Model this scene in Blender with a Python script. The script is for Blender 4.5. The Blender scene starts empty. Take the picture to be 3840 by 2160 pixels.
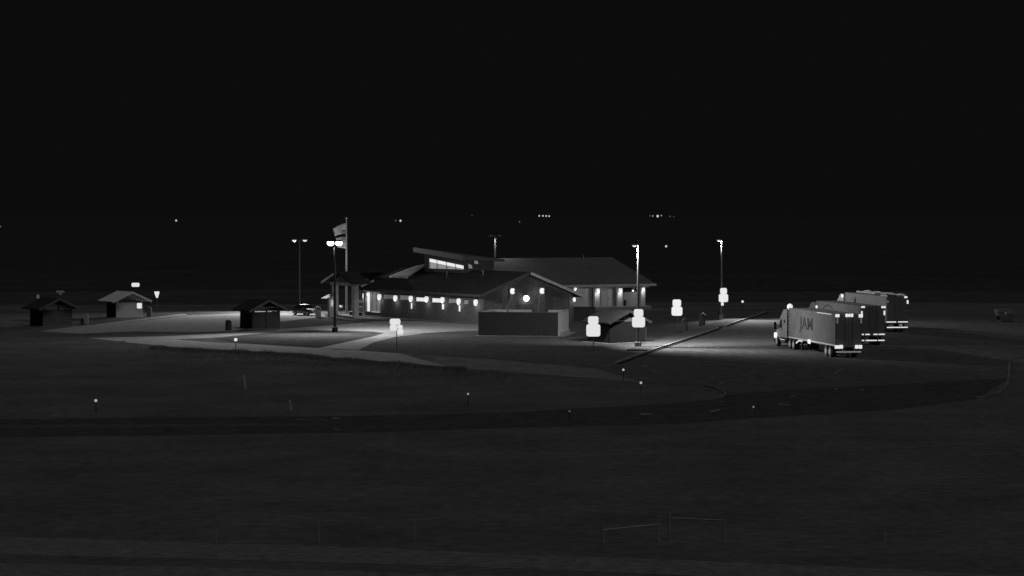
import bpy, bmesh, math, random
from mathutils import Vector, Matrix
import numpy as np

# ------------------------------------------------------------------ camera, sky, exposure
scene = bpy.context.scene
F_PX, CAM_Z, HOR = 8800.0, 13.1, 260.0            # focal length and horizon offset in photo pixels, mast height in metres
PITCH = math.atan(HOR / F_PX)
cam_data = bpy.data.cameras.new("camera")
cam_data.sensor_width = 36.0
cam_data.lens = 36.0 * F_PX / 3840.0
cam_data.clip_start, cam_data.clip_end = 1.0, 20000.0
cam = bpy.data.objects.new("camera", cam_data)
scene.collection.objects.link(cam)
cam.location = (0, 0, CAM_Z)
cam.rotation_euler = (math.pi / 2 - PITCH, 0, 0)
scene.camera = cam

world = bpy.data.worlds.new("World")
scene.world = world
world.use_nodes = True
bg = world.node_tree.nodes["Background"]
bg.inputs[0].default_value = (1, 1, 1, 1)         # the camera works in grey: a flat moonlit overcast night sky
bg.inputs[1].default_value = 0.0038

sun = bpy.data.lights.new("moon", 'SUN')          # the veiled moon: very weak and soft, high up behind the camera on the right
sun.energy = 0.43
sun.angle = math.radians(35)
sun_o = bpy.data.objects.new("moon", sun)
scene.collection.objects.link(sun_o)
sun_o.rotation_euler = (math.radians(32), 0, math.atan2(0.535, 0.845))

scene.view_settings.view_transform = 'Standard'
scene.view_settings.look = 'None'
scene.view_settings.exposure = 0.0
scene.view_settings.gamma = 1.0
scene.view_settings.use_curve_mapping = False
scene.cycles.use_denoising = True
scene.cycles.sample_clamp_indirect = 1.0
POLE_W = 16000.0                                   # watts of one pole head
LANTERN_W = 11.0

random.seed(7)
rng = np.random.default_rng(7)
COL = scene.collection
PI = math.pi

# ------------------------------------------------------------------ helpers
def at(px, py, z=0.0):
    """Where the sight line through a pixel of the 3840 px photograph meets height z."""
    u, v = (px - 1920) / F_PX, (1080 - py) / F_PX
    c, s = math.cos(PITCH), math.sin(PITCH)
    d = Vector((u, c + v * s, v * c - s))
    t = (z - CAM_Z) / d.z
    return Vector((d.x * t, d.y * t, z))

def pix(px, D):
    """x of a point seen in column px at distance D."""
    return (px - 1920) / F_PX * D

def zz(py, D):
    """height of a point seen in row py at distance D."""
    return CAM_Z - (py - 820) / F_PX * D

MATS = {}
def mat(name, col, rough=0.7, var=0.15, scale=3.0, bump=0.0, metal=0.0, stretch=(1, 1, 1), spec=0.4, fine=0.0, fscale=5.0):
    if name in MATS: return MATS[name]
    m = bpy.data.materials.new(name)
    m.use_nodes = True
    nt = m.node_tree
    b = nt.nodes["Principled BSDF"]
    b.inputs["Roughness"].default_value = rough
    b.inputs["Metallic"].default_value = metal
    b.inputs["Specular IOR Level"].default_value = spec
    tc = nt.nodes.new("ShaderNodeTexCoord")
    mp = nt.nodes.new("ShaderNodeMapping"); mp.inputs["Scale"].default_value = stretch
    nt.links.new(tc.outputs["Object"], mp.inputs["Vector"])
    n1 = nt.nodes.new("ShaderNodeTexNoise"); n1.inputs["Scale"].default_value = scale
    n1.inputs["Detail"].default_value = 6; n1.inputs["Roughness"].default_value = 0.65
    nt.links.new(mp.outputs["Vector"], n1.inputs["Vector"])
    cr = nt.nodes.new("ShaderNodeValToRGB")
    lo, hi = col * (1 - var), col * (1 + var)
    cr.color_ramp.elements[0].position = 0.3; cr.color_ramp.elements[0].color = (lo, lo, lo, 1)
    cr.color_ramp.elements[1].position = 0.7; cr.color_ramp.elements[1].color = (hi, hi, hi, 1)
    nt.links.new(n1.outputs["Fac"], cr.inputs["Fac"])
    out = cr.outputs["Color"]
    if fine:                                          # tufts, chips and stains too small to build
        n2 = nt.nodes.new("ShaderNodeTexNoise"); n2.inputs["Scale"].default_value = fscale
        n2.inputs["Detail"].default_value = 4; n2.inputs["Roughness"].default_value = 0.7
        nt.links.new(tc.outputs["Object"], n2.inputs["Vector"])
        mr = nt.nodes.new("ShaderNodeMapRange")
        mr.inputs["From Min"].default_value = 0.3; mr.inputs["From Max"].default_value = 0.7
        mr.inputs["To Min"].default_value = 1 - fine; mr.inputs["To Max"].default_value = 1 + fine
        nt.links.new(n2.outputs["Fac"], mr.inputs["Value"])
        mx = nt.nodes.new("ShaderNodeMix"); mx.data_type = 'RGBA'; mx.blend_type = 'MULTIPLY'; mx.inputs["Factor"].default_value = 1.0
        nt.links.new(out, mx.inputs["A"]); nt.links.new(mr.outputs["Result"], mx.inputs["B"])
        out = mx.outputs["Result"]
    nt.links.new(out, b.inputs["Base Color"])
    if bump:
        bp = nt.nodes.new("ShaderNodeBump"); bp.inputs["Strength"].default_value = bump
        nt.links.new(n1.outputs["Fac"], bp.inputs["Height"])
        nt.links.new(bp.outputs["Normal"], b.inputs["Normal"])
    MATS[name] = m
    return m

def glow(name, strength, base=0.3):
    if name in MATS: return MATS[name]
    m = bpy.data.materials.new(name)
    m.use_nodes = True
    b = m.node_tree.nodes["Principled BSDF"]
    b.inputs["Base Color"].default_value = (base, base, base, 1)
    b.inputs["Roughness"].default_value = 0.5
    b.inputs["Emission Color"].default_value = (1, 1, 1, 1)
    b.inputs["Emission Strength"].default_value = strength
    m.cycles.emission_sampling = 'NONE'           # faint panes, reflective faces and glints; the lamps carry real lights
    MATS[name] = m
    return m

class MB:
    """collects shapes for ONE mesh object"""
    def __init__(self): self.v, self.f = [], []
    def add(self, vs, fs):
        o = len(self.v)
        self.v += [tuple(p) for p in vs]
        self.f += [tuple(i + o for i in f) for f in fs]
        return self
    def box(self, c, s, rz=0.0, taper=1.0):
        hx, hy, hz = s[0] / 2, s[1] / 2, s[2] / 2
        ca, sa = math.cos(rz), math.sin(rz)
        vs = []
        for z, k in ((-hz, 1.0), (hz, taper)):
            for x, y in ((-hx, -hy), (hx, -hy), (hx, hy), (-hx, hy)):
                x, y = x * k, y * k
                vs.append((c[0] + x * ca - y * sa, c[1] + x * sa + y * ca, c[2] + z))
        return self.add(vs, [(3, 2, 1, 0), (4, 5, 6, 7), (0, 1, 5, 4), (1, 2, 6, 5), (2, 3, 7, 6), (3, 0, 4, 7)])
    def span(self, lo, hi):
        return self.box([(a + b) / 2 for a, b in zip(lo, hi)], [b - a for a, b in zip(lo, hi)])
    def bar(self, a, b, w, h=None):
        a, b = Vector(a), Vector(b); h = h or w
        d = (b - a).normalized()
        up = Vector((0, 0, 1)) if abs(d.z) < 0.95 else Vector((1, 0, 0))
        s = d.cross(up).normalized(); t = s.cross(d)
        vs = []
        for p in (a, b):
            for i, j in ((-1, -1), (1, -1), (1, 1), (-1, 1)): vs.append(p + s * i * w / 2 + t * j * h / 2)
        return self.add(vs, [(3, 2, 1, 0), (4, 5, 6, 7), (0, 1, 5, 4), (1, 2, 6, 5), (2, 3, 7, 6), (3, 0, 4, 7)])
    def tube(self, a, b, r0, r1=None, n=12):
        a, b = Vector(a), Vector(b); r1 = r0 if r1 is None else r1
        d = (b - a).normalized()
        up = Vector((0, 0, 1)) if abs(d.z) < 0.95 else Vector((1, 0, 0))
        s = d.cross(up).normalized(); t = s.cross(d)
        vs = []
        for p, r in ((a, r0), (b, r1)):
            for i in range(n):
                w = 2 * PI * i / n
                vs.append(p + s * math.cos(w) * r + t * math.sin(w) * r)
        fs = [(i, (i + 1) % n, n + (i + 1) % n, n + i) for i in range(n)]
        fs += [tuple(range(n - 1, -1, -1)), tuple(range(n, 2 * n))]
        return self.add(vs, fs)
    def lathe(self, prof, c=(0, 0, 0), n=16, sx=1.0, sy=1.0):
        vs, fs = [], []
        for r, z in prof:
            for i in range(n):
                w = 2 * PI * i / n
                vs.append((c[0] + r * math.cos(w) * sx, c[1] + r * math.sin(w) * sy, c[2] + z))
        for k in range(len(prof) - 1):
            for i in range(n):
                fs.append((k * n + i, k * n + (i + 1) % n, (k + 1) * n + (i + 1) % n, (k + 1) * n + i))
        fs.append(tuple(range(n - 1, -1, -1)))
        fs.append(tuple((len(prof) - 1) * n + i for i in range(n)))
        return self.add(vs, fs)
    def slab(self, poly, z0, z1):
        """vertical prism over a plan polygon"""
        n = len(poly)
        vs = [(p[0], p[1], z0) for p in poly] + [(p[0], p[1], z1) for p in poly]
        fs = [tuple(range(n - 1, -1, -1)), tuple(range(n, 2 * n))]
        fs += [(i, (i + 1) % n, n + (i + 1) % n, n + i) for i in range(n)]
        return self.add(vs, fs)
    def thick(self, pts, d):
        """polygon given a thickness along the vector d"""
        n = len(pts); d = Vector(d)
        vs = [Vector(p) for p in pts] + [Vector(p) + d for p in pts]
        fs = [tuple(range(n - 1, -1, -1)), tuple(range(n, 2 * n))]
        fs += [(i, (i + 1) % n, n + (i + 1) % n, n + i) for i in range(n)]
        return self.add(vs, fs)
    def build(self, name, m, parent=None, bevel=0.0, smooth=False, loc=None, rz=0.0):
        me = bpy.data.meshes.new(name)
        me.from_pydata(self.v, [], self.f)
        bm = bmesh.new(); bm.from_mesh(me)
        bmesh.ops.recalc_face_normals(bm, faces=bm.faces)
        if bevel:
            bmesh.ops.bevel(bm, geom=[e for e in bm.edges if e.calc_face_angle(0) > 0.5], offset=bevel, segments=2, affect='EDGES', clamp_overlap=True)
        bm.to_mesh(me); bm.free()
        if smooth:
            for p in me.polygons: p.use_smooth = True
            me.set_sharp_from_angle(angle=math.radians(40))
        me.materials.append(m)
        o = bpy.data.objects.new(name, me)
        COL.objects.link(o)
        if parent is not None: o.parent = parent
        if loc is not None: o.location = loc
        o.rotation_euler.z = rz
        return o

def tag(o, label=None, cat=None, group=None, kind=None):
    if label: o["label"] = label
    if cat: o["category"] = cat
    if group: o["group"] = group
    if kind: o["kind"] = kind
    return o

def thing(name, label, cat, loc=(0, 0, 0), rz=0.0, group=None):
    o = bpy.data.objects.new(name, None)
    o.empty_display_size = 0.3
    COL.objects.link(o)
    o.location = loc; o.rotation_euler = (0, 0, rz)
    return tag(o, label, cat, group)

def light(kind, loc, watts, parent, size=0.1, spot=None, blend=0.6, rot=(0, 0, 0)):
    l = bpy.data.lights.new("lamp_light", kind)
    l.energy = watts
    l.shadow_soft_size = size
    if spot:
        l.spot_size = math.radians(spot); l.spot_blend = blend
    o = bpy.data.objects.new("lamp_light", l)
    COL.objects.link(o)
    o.parent = parent; o.location = loc; o.rotation_euler = rot
    return o

def dup(root, loc, rz, label=None, scale=None):
    def cp(o, par):
        c = o.copy(); COL.objects.link(c)
        if par is not None: c.parent = par
        for ch in list(o.children): cp(ch, c)
        return c
    r = cp(root, None)
    r.location = loc; r.rotation_euler = (0, 0, rz)
    if label: r["label"] = label
    if scale: r.scale = scale
    return r

def sheet(name, poly, z, m, kind="structure", label=None):
    mb = MB(); n = len(poly)
    mb.add([(p[0], p[1], z) for p in poly], [tuple(range(n))])
    o = mb.build(name, m)
    me = o.data
    if me.polygons[0].normal.z < 0: me.flip_normals()
    return tag(o, label, None, None, kind)

def pp(*pts): return [at(x, y) for x, y in pts]

# ------------------------------------------------------------------ materials (grey: the camera records no colour)
M_grass  = mat("mown_grass", 0.09, 0.9, 0.25, 0.12, 0.0, spec=0.0, fine=0.3, fscale=1.3)
M_field  = mat("far_field", 0.034, 0.9, 0.2, 0.03, 0.0, spec=0.0, fine=0.4, fscale=0.3)
M_lawn   = mat("lawn_grass", 0.085, 0.9, 0.2, 0.6, 0.0, spec=0.0, fine=0.45, fscale=2.2)
M_tall   = mat("tall_grass_blades", 0.15, 0.9, 0.3, 1.5, spec=0.0)
M_asph   = mat("old_asphalt", 0.056, 0.75, 0.15, 0.35, 0.1, spec=0.0, fine=0.35, fscale=1.2)
M_lot    = mat("lot_asphalt", 0.08, 0.7, 0.12, 0.25, 0.1, spec=0.0, fine=0.35, fscale=1)
M_conc   = mat("concrete", 0.26, 0.8, 0.10, 0.5, 0.1, spec=0.0, fine=0.25, fscale=1.2)
M_okerb  = mat("worn_kerb", 0.14, 0.9, 0.3, 1.0, spec=0.0, fine=0.4, fscale=0.8)
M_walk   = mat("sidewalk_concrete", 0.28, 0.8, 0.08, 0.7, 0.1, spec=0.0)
M_gutter = mat("dark_gutter", 0.02, 0.9, 0.2, 2.0, spec=0.0)
M_gravel = mat("gravel_track", 0.125, 0.9, 0.15, 0.8, 0.3, spec=0.0, fine=0.35, fscale=2)
M_paint  = mat("worn_road_paint", 0.14, 0.8, 0.4, 3.0, spec=0.0)
M_roof   = mat("dark_shingle_roof", 0.035, 0.9, 0.25, 2.5, 0.3, spec=0.0, fine=0.4, fscale=3)
M_roofm  = mat("lit_shelter_roof", 0.6, 0.6, 0.1, 1.2, 0.1)  # shelter roof: lamplight on it put into a pale colour
M_rooflt = mat("weathered_roof", 0.16, 0.8, 0.15, 1.2, 0.1)
M_wall   = mat("brick_wall", 0.14, 0.85, 0.2, 2.5, 0.3, spec=0.0, fine=0.35, fscale=3.5)
M_wallp  = mat("pale_block_wall", 0.40, 0.85, 0.08, 1.5, 0.2, spec=0.0)
M_walld  = mat("dark_brick", 0.10, 0.85, 0.25, 3.0, 0.3, spec=0.0)
M_stone  = mat("field_stone", 0.42, 0.9, 0.3, 4.0, 0.5)
M_fascia = mat("fascia_board", 0.55, 0.7, 0.15, 3.0)  # pale: lamplight on the eaves put into the colour
M_timber = mat("timber", 0.30, 0.8, 0.2, 4.0, 0.2, stretch=(1, 1, 0.2))
M_pole   = mat("galvanised_steel", 0.12, 0.5, 0.15, 4.0, metal=0.3)
M_polek  = mat("bronze_steel", 0.014, 0.6, 0.2, 4.0)
M_steel  = mat("dark_steel", 0.06, 0.5, 0.2, 3.0, metal=0.5)
M_black  = mat("black_plastic", 0.02, 0.6, 0.2, 3.0)
M_tyre   = mat("tyre_rubber", 0.02, 0.8, 0.2, 5.0)
M_rim    = mat("wheel_metal", 0.35, 0.4, 0.1, 4.0, metal=0.7)
M_white  = mat("white_trailer_paint", 0.105, 0.7, 0.12, 0.5, spec=0.05, fine=0.12, fscale=1.2)
M_cab    = mat("cab_paint", 0.11, 0.5, 0.06, 1.0)
M_doorp  = mat("trailer_door_paint", 0.15, 0.5, 0.12, 1.5)
M_doord  = mat("dark_door_paint", 0.045, 0.6, 0.15, 1.5, spec=0.1)
M_print  = mat("dark_print", 0.055, 0.8, 0.3, 5.0, spec=0.0)
M_chrome = mat("chrome", 0.7, 0.15, 0.05, 3.0, metal=1.0)
M_glassd = mat("dark_glass", 0.015, 0.08, 0.1, 3.0, spec=0.6)
M_car    = mat("dark_car_paint", 0.04, 0.2, 0.1, 2.0, spec=0.7)
M_cloth  = mat("flag_cloth", 0.5, 0.9, 0.35, 1.5)
M_flagd  = mat("flag_canton", 0.22, 0.9, 0.2, 3.0)
M_post   = mat("weathered_post", 0.24, 0.9, 0.25, 5.0, stretch=(1, 1, 0.3))
M_marker = mat("pale_marker_post", 0.30, 0.7, 0.1, 4.0)
M_bin    = mat("dark_bin", 0.06, 0.7, 0.2, 4.0)
M_binp   = mat("lit_bin", 0.30, 0.7, 0.15, 4.0)  # bins in lamplight: the light put into a paler colour
M_signbk = mat("sign_back", 0.45, 0.5, 0.1, 3.0, metal=0.4)
M_shd = mat("dark_shelter_wall", 0.10, 0.85, 0.2, 3.0, 0.2, spec=0.0)
M_shk = mat("dark_shelter_boards", 0.035, 0.85, 0.2, 3.0, 0.2, spec=0.0)  # shelter sides: shade on the boards put into the colour
M_encl = mat("shaded_enclosure_wall", 0.045, 0.85, 0.2, 3.0, 0.3, spec=0.0)
M_dump   = mat("dumpster_paint", 0.10, 0.7, 0.2, 2.0, 0.1)
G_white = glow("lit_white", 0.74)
G_lamp  = glow("lamp_glass", 0.78)
G_hot   = glow("blazing_glass", 4.0)
G_mid   = glow("lit_pane", 0.30)
G_dim   = glow("dim_pane", 0.085)
G_faint = glow("faint_pane", 0.05)
G_pane  = glow("lower_pane", 0.15)
G_tape  = glow("reflective_tape", 0.74)  # both tapes: light thrown back put in as glow
G_tapem = glow("worn_reflective_tape", 0.16)
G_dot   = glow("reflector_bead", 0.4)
G_far   = glow("distant_bulb", 0.55)

# ------------------------------------------------------------------ ground
sheet("ground", [(-9000, -300), (9000, -300), (9000, 9000), (-9000, 9000)], -0.004, M_grass)
def far_edge(y, amp, k):
    return [(x, y + amp * (math.sin(x / 61.0 + k) + 0.6 * math.sin(x / 23.0 + 2 * k))) for x in range(-1200, 1201, 12)]
sheet("field", [(-9000, 362), *far_edge(362, 5, 0.3), (9000, 362), (9000, 9000), (-9000, 9000)], 0.0, mat("near_field", 0.052, 0.9, 0.25, 0.05, spec=0.0, fine=0.35, fscale=0.4))  # three fields, each darker than the one before it
sheet("field", [(-9000, 420), *far_edge(420, 12, 1.7), (9000, 420), (9000, 9000), (-9000, 9000)], 0.004, mat("mid_field", 0.038, 0.9, 0.25, 0.05, spec=0.0, fine=0.35, fscale=0.4))
sheet("field", [(-9000, 560), *far_edge(560, 30, 2.9), (9000, 560), (9000, 9000), (-9000, 9000)], 0.008, M_field)
mb = MB()                                                             # low rise that carries the lights on the skyline
hx = np.linspace(-2600, 2600, 90)
rows = []
for k, (yy, hh) in enumerate(((3400, -0.5), (4000, 5), (5000, 11), (6500, 15))):
    rows.append([(x * yy / 4000, yy, hh * (1 + 0.12 * math.sin(x / 310.0 + k) + 0.08 * math.sin(x / 97.0)) if hh > 0 else hh) for x in hx])
vs = [p for r in rows for p in r]; n = len(hx)
mb.add(vs, [(r * n + i, r * n + i + 1, (r + 1) * n + i + 1, (r + 1) * n + i) for r in range(3) for i in range(n - 1)])
tag(mb.build("hills", M_field, smooth=True), kind="structure")

# exit ramp across the foreground, truck lot, lane in front of the lawns
ramp_top = [(-500, 1574), (0, 1572), (650, 1566), (1300, 1560), (1920, 1546), (2397, 1520), (2560, 1508), (2660, 1500)]
ramp_bot = [(3663, 1496), (3336, 1538), (2814, 1568), (2560, 1588), (1920, 1604), (1300, 1622), (650, 1632), (0, 1638), (-500, 1640)]
seam = [(2716, 1482), (2950, 1464), (3250, 1448), (3520, 1432), (3784, 1420)]
sheet("exit_ramp", pp(*ramp_top, (2702, 1493), *seam, *ramp_bot), 0.004, M_asph)
sheet("shoulder", pp((-500, 1597), (0, 1594), (600, 1591), (1100, 1589), (1240, 1590), (1100, 1597), (600, 1602), (0, 1606), (-500, 1609)), 0.008, mat("pale_worn_asphalt", 0.072, 0.9, 0.2, 0.4, spec=0.0, fine=0.3, fscale=1.0))
nose = [(2646, 1450), (2703, 1467), (2716, 1482)]
lane_low = [(470, 1284), (700, 1305), (870, 1313), (1083, 1324), (1254, 1341), (1500, 1360), (1800, 1387), (2100, 1410), (2400, 1432)]
lane_top = [(2240, 1384), (2000, 1362), (1800, 1346), (1500, 1326), (1345, 1314), (1194, 1306), (1000, 1294), (784, 1283), (640, 1272), (480, 1268)]
lo_l, lo_r = [p for p in lane_low if p[0] <= 1500], [p for p in lane_low if p[0] >= 1500]
up_l, up_r = [p for p in lane_top if p[0] <= 1500], [p for p in lane_top if p[0] >= 1500]
sheet("lane", pp(*lo_l, (1690, 1377), *up_l), 0.008, M_conc)                       # old concrete ...
sheet("lane", pp((1690, 1377), *lo_r[1:], (2420, 1436), *up_r), 0.008, mat("dimmed_lane", 0.14, 0.9, 0.2, 0.3, spec=0.0, fine=0.35, fscale=1.0))   # ... then darker: the failing lamplight put into the colour
lot = [(2240, 1384), (2268, 1379), (2400, 1332), (2489, 1303), (2600, 1266), (2700, 1232), (2807, 1196), (2868, 1173), (3000, 1168), (3400, 1172), (4400, 1190), (4400, 1330),
       (3800, 1340), (3789, 1361), (3786, 1405), *seam[::-1], (2703, 1467), (2646, 1450), (2420, 1436)]
sheet("truck_lot", pp(*lot), 0.012, M_lot)
# car park on the left of the building and its kerb walk
sheet("car_park", pp((150, 1242), (500, 1208), (708, 1182), (900, 1176), (1200, 1176), (1230, 1186), (1180, 1192), (1000, 1212), (880, 1243), (700, 1246), (500, 1243), (300, 1252)), 0.012, M_conc)
def ribbon(name, top, w, z0, z1, m):
    """a raised strip of width w (to the left of its direction) along a ground line"""
    pts = [Vector((p[0], p[1])) for p in top]
    mb = MB(); L = []
    for i, p in enumerate(pts):
        d = (pts[min(i + 1, len(pts) - 1)] - pts[max(i - 1, 0)]).normalized()
        L.append(p + Vector((-d.y, d.x)) * w)
    for i in range(len(pts) - 1):
        mb.slab([pts[i], pts[i + 1], L[i + 1], L[i]], z0, z1)
    return tag(mb.build(name, m), kind="structure")
ribbon("kerb", pp((180, 1246), (360, 1224), (500, 1206), (700, 1181)), 0.9, 0.0, 0.14, M_walk)
# upper path round the oval lawn, plaza, walk along the building
sheet("path", pp((330, 1268), (600, 1262), (800, 1253), (979, 1239), (1104, 1230), (1246, 1220), (1400, 1206), (1560, 1204), (1800, 1218), (1812, 1240), (1700, 1243), (1600, 1249),
                 (1480, 1264), (1400, 1285), (1345, 1312), (1194, 1306), (1290, 1285), (1400, 1262), (1440, 1250), (1400, 1244), (1300, 1240), (1180, 1239), (1104, 1242), (979, 1250), (800, 1267), (640, 1274), (440, 1280)), 0.016, M_conc)
sheet("front_walk", pp((1320, 1191), (1360, 1187), (1480, 1189), (1640, 1200), (1800, 1212), (1800, 1217), (1640, 1206), (1480, 1195), (1340, 1196)), 0.03, M_walk)
sheet("side_lawn", pp((1240, 1312), (1790, 1262), (2110, 1262), (2160, 1242), (2290, 1200), (2600, 1180), (2640, 1205), (2480, 1276), (2330, 1338), (2230, 1376), (2000, 1355), (1800, 1340), (1500, 1320), (1350, 1311)), 0.014, M_lawn)
sheet("oval_lawn", pp((800, 1270), (979, 1253), (1104, 1245), (1180, 1242), (1300, 1243), (1400, 1247), (1435, 1251), (1395, 1262), (1285, 1285), (1190, 1304), (1000, 1292), (860, 1280)), 0.02, mat("oval_lawn_grass", 0.055, 0.9, 0.25, 0.6, spec=0.0, fine=0.45, fscale=2.2))
# sidewalk along the truck lot, with a kerb, a dark gutter and one kerb ramp
cl = [at(2300, 1366), at(2400, 1330), at(2489, 1301), at(2594, 1266), at(2690, 1233)]
cl2 = [at(2712, 1226), at(2760, 1209), at(2807, 1194), at(2868, 1172)]
wl, wl2 = 2.6, 2.6
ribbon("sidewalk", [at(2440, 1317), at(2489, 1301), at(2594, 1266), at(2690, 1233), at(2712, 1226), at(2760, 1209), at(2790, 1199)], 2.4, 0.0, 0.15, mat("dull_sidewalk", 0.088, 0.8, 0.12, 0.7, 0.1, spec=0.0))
for c in (cl, cl2):
    ribbon("kerb", [(p.x + 0.18, p.y) for p in c], 0.16, 0.0, 0.17, M_conc)
    ribbon("gutter", [(p.x + 0.62, p.y) for p in c], 0.42, 0.0, 0.02, M_gutter)
ribbon("kerb", [at(3663, 1495), at(3715, 1486), at(3748, 1475), at(3772, 1457), at(3782, 1440), at(3787, 1405), at(3789, 1361)], 0.18, 0.0, 0.1, M_okerb)
ribbon("kerb", [at(2640, 1449), at(2680, 1457), at(2703, 1467), at(2714, 1477), at(2716, 1483), at(2702, 1493), at(2670, 1500)], 0.16, 0.0, 0.1, M_okerb)
# farm track at the very front
sheet("track", pp((-300, 2005), (0, 2012), (800, 2036), (1500, 2058), (1920, 2080), (2600, 2102), (3300, 2132), (4000, 2170), (4000, 2230), (3300, 2190), (2600, 2160), (1920, 2132), (1300, 2112), (700, 2096), (0, 2080), (-300, 2075)), 0.006, M_gravel)
sheet("track", pp((-300, 2105), (0, 2112), (700, 2126), (1300, 2142), (1920, 2160), (2300, 2180), (2300, 2260), (-300, 2260)), 0.006, M_gravel)
def patch(cx, cy, w, h, a=0.0):
    pts = []
    for i in range(10):
        t = 2 * PI * i / 10
        r = 0.75 + 0.25 * math.sin(i * 2.3)
        x, y = w * r * math.cos(t), h * r * math.sin(t)
        pts.append((cx + x, cy + y + a * x))
    sheet("road_marking", pp(*pts), 0.022, M_paint)
for args in ((1258, 1569, 18, 5, 0.1), (1212, 1576, 22, 2.5, 0.2), (1262, 1612, 14, 3.5, 0.25), (1128, 1574, 26, 2.5, 0), (2420, 1554, 34, 6, 0.05), (2680, 1541, 26, 6, -0.2),
             (2705, 1507, 12, 3, 0), (2420, 1373, 12, 4, -0.3), (2450, 1391, 9, 4, -0.2), (2406, 1418, 30, 2.5, 0.1), (2440, 1424, 26, 2, 0.05), (3140, 1395, 26, 4, -0.55),  # last streak here: a pavement reflection put in as paint
             (2935, 1517, 34, 3.5, 0.18), (2972, 1488, 10, 4, -0.5), (3135, 1460, 7, 5, 0), (3233, 1463, 9, 5, 0), (2704, 1437, 12, 5, 0)):
    patch(*args)

# grass: blades too many to count, one object
def blades(name, regions, m, seed):
    r = np.random.default_rng(seed)
    V, F = [], []
    for (count, xr, yr, hmin, hmax, w, edge) in regions:
        py = r.uniform(yr[0], yr[1], count); px = r.uniform(xr[0], xr[1], count)
        if edge is not None:
            e = np.interp(px, [q[0] for q in edge], [q[1] for q in edge])
            py = e + np.abs(r.normal(0, 1, count)) * (yr[1] - yr[0])
        u, v = (px - 1920) / F_PX, (1080 - py) / F_PX
        c, s = math.cos(PITCH), math.sin(PITCH)
        t = -CAM_Z / (v * c - s)
        X, Y = u * t, (c + v * s) * t
        clump = 0.6 + 0.4 * np.sin(X * 1.3 + np.sin(Y * 0.7) * 2) * np.sin(Y * 0.9 + X * 0.4)
        H = r.uniform(hmin, hmax, count) * clump
        a = r.uniform(0, 2 * PI, count)
        lean = r.normal(0, 0.25, (count, 2)) * H[:, None]
        dx, dy = np.cos(a) * w, np.sin(a) * w
        base = len(V) and sum(len(q) for q in V) or 0
        tri = np.stack([np.stack([X - dx, Y - dy, np.zeros(count)], 1), np.stack([X + dx, Y + dy, np.zeros(count)], 1), np.stack([X + lean[:, 0], Y + lean[:, 1], H], 1)], 1).reshape(-1, 3)
        V.append(tri)
        F.append(np.arange(base, base + 3 * count).reshape(-1, 3))
    V = np.concatenate(V); F = np.concatenate(F)
    me = bpy.data.meshes.new(name)
    me.vertices.add(len(V)); me.vertices.foreach_set("co", V.astype(np.float32).ravel())
    me.loops.add(F.size); me.loops.foreach_set("vertex_index", F.astype(np.int32).ravel())
    me.polygons.add(len(F)); me.polygons.foreach_set("loop_start", np.arange(0, F.size, 3, dtype=np.int32))
    me.update(calc_edges=True)
    me.materials.append(m)
    o = bpy.data.objects.new(name, me); COL.objects.link(o)
    return o
edge = [(0, 1304), (480, 1298), (700, 1309), (870, 1317), (1083, 1328), (1254, 1345), (1500, 1364), (1800, 1390)]
g = blades("tall_grass", [(11000, (560, 1750), (0, 5), 0.12, 0.5, 0.025, edge), (5000, (480, 1900), (0, 26), 0.08, 0.28, 0.03, edge)], M_tall, 3)
tag(g, "tall unmown grass fringing the pale lane in front of the lawns", "grass", kind="stuff")

# ------------------------------------------------------------------ rest area building (local x runs along the gable end, y back along the lantern wall)
ROT = math.atan2(0.535, 0.845)
E1, E2 = Vector((math.cos(ROT), math.sin(ROT), 0)), Vector((-math.sin(ROT), math.cos(ROT), 0))
C0 = Vector((-3.5, 291.0, 0))
def facade_t(px, x=0.0):
    k = (px - 1920) / F_PX; b = C0 + E1 * x
    return (b.x - b.y * k) / (-E2.x + E2.y * k)
def wing_x(px, y):
    k = (px - 1920) / F_PX; b = C0 + E2 * y
    return (k * b.y - b.x) / (E1.x - k * E1.y)
def dist(x, y): return (C0 + E1 * x + E2 * y).y

B = thing("rest_area_building", "long low rest area building with dark roofs and a row of wall lanterns", "building", C0, ROT)
# front wing: walls, gable end, roof
wt = 29.8
m = MB().span((0, 0.3, 0), (0.3, wt, 3.75))
m.build("wall", M_wall, B)
gab = [(0.0, 0.0, 0.0), (13.4, 0, 0), (13.4, 0, 3.45), (6.1, 0, 6.15), (0.0, 0, 3.9)]
MB().thick(gab, (0, 0.3, 0)).build("gable_wall", M_wall, B)
MB().span((13.1, 0.3, 0), (13.4, 31, 3.4)).build("wall", M_wall, B)
def roofpl(pts, d=(0, 0, -0.22), m=M_roof, name="roof", parent=None):
    return MB().thick(pts, d).build(name, m, parent or B)
R1 = roofpl([(-1.1, -1.1, 3.72), (6.1, -1.1, 6.45), (6.1, 31.0, 6.45), (-1.1, 31.0, 3.72)])
R2 = roofpl([(6.1, -1.1, 6.45), (14.5, -1.1, 3.3), (14.5, 31.0, 3.3), (6.1, 31.0, 6.45)])
MB().bar((6.2, -1.16, 6.27), (14.5, -1.16, 3.16), 0.07, 0.34).build("fascia", M_fascia, R2)
MB().bar((-1.1, -1.16, 3.57), (6.0, -1.16, 6.27), 0.07, 0.30).build("fascia", mat("shaded_fascia", 0.09), R1)  # left rake and eave: shade put into a darker board colour
MB().bar((-1.16, -1.1, 3.58), (-1.16, 25.2, 3.58), 0.07, 0.28).build("fascia", mat("shaded_fascia", 0.09), R1)
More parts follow.
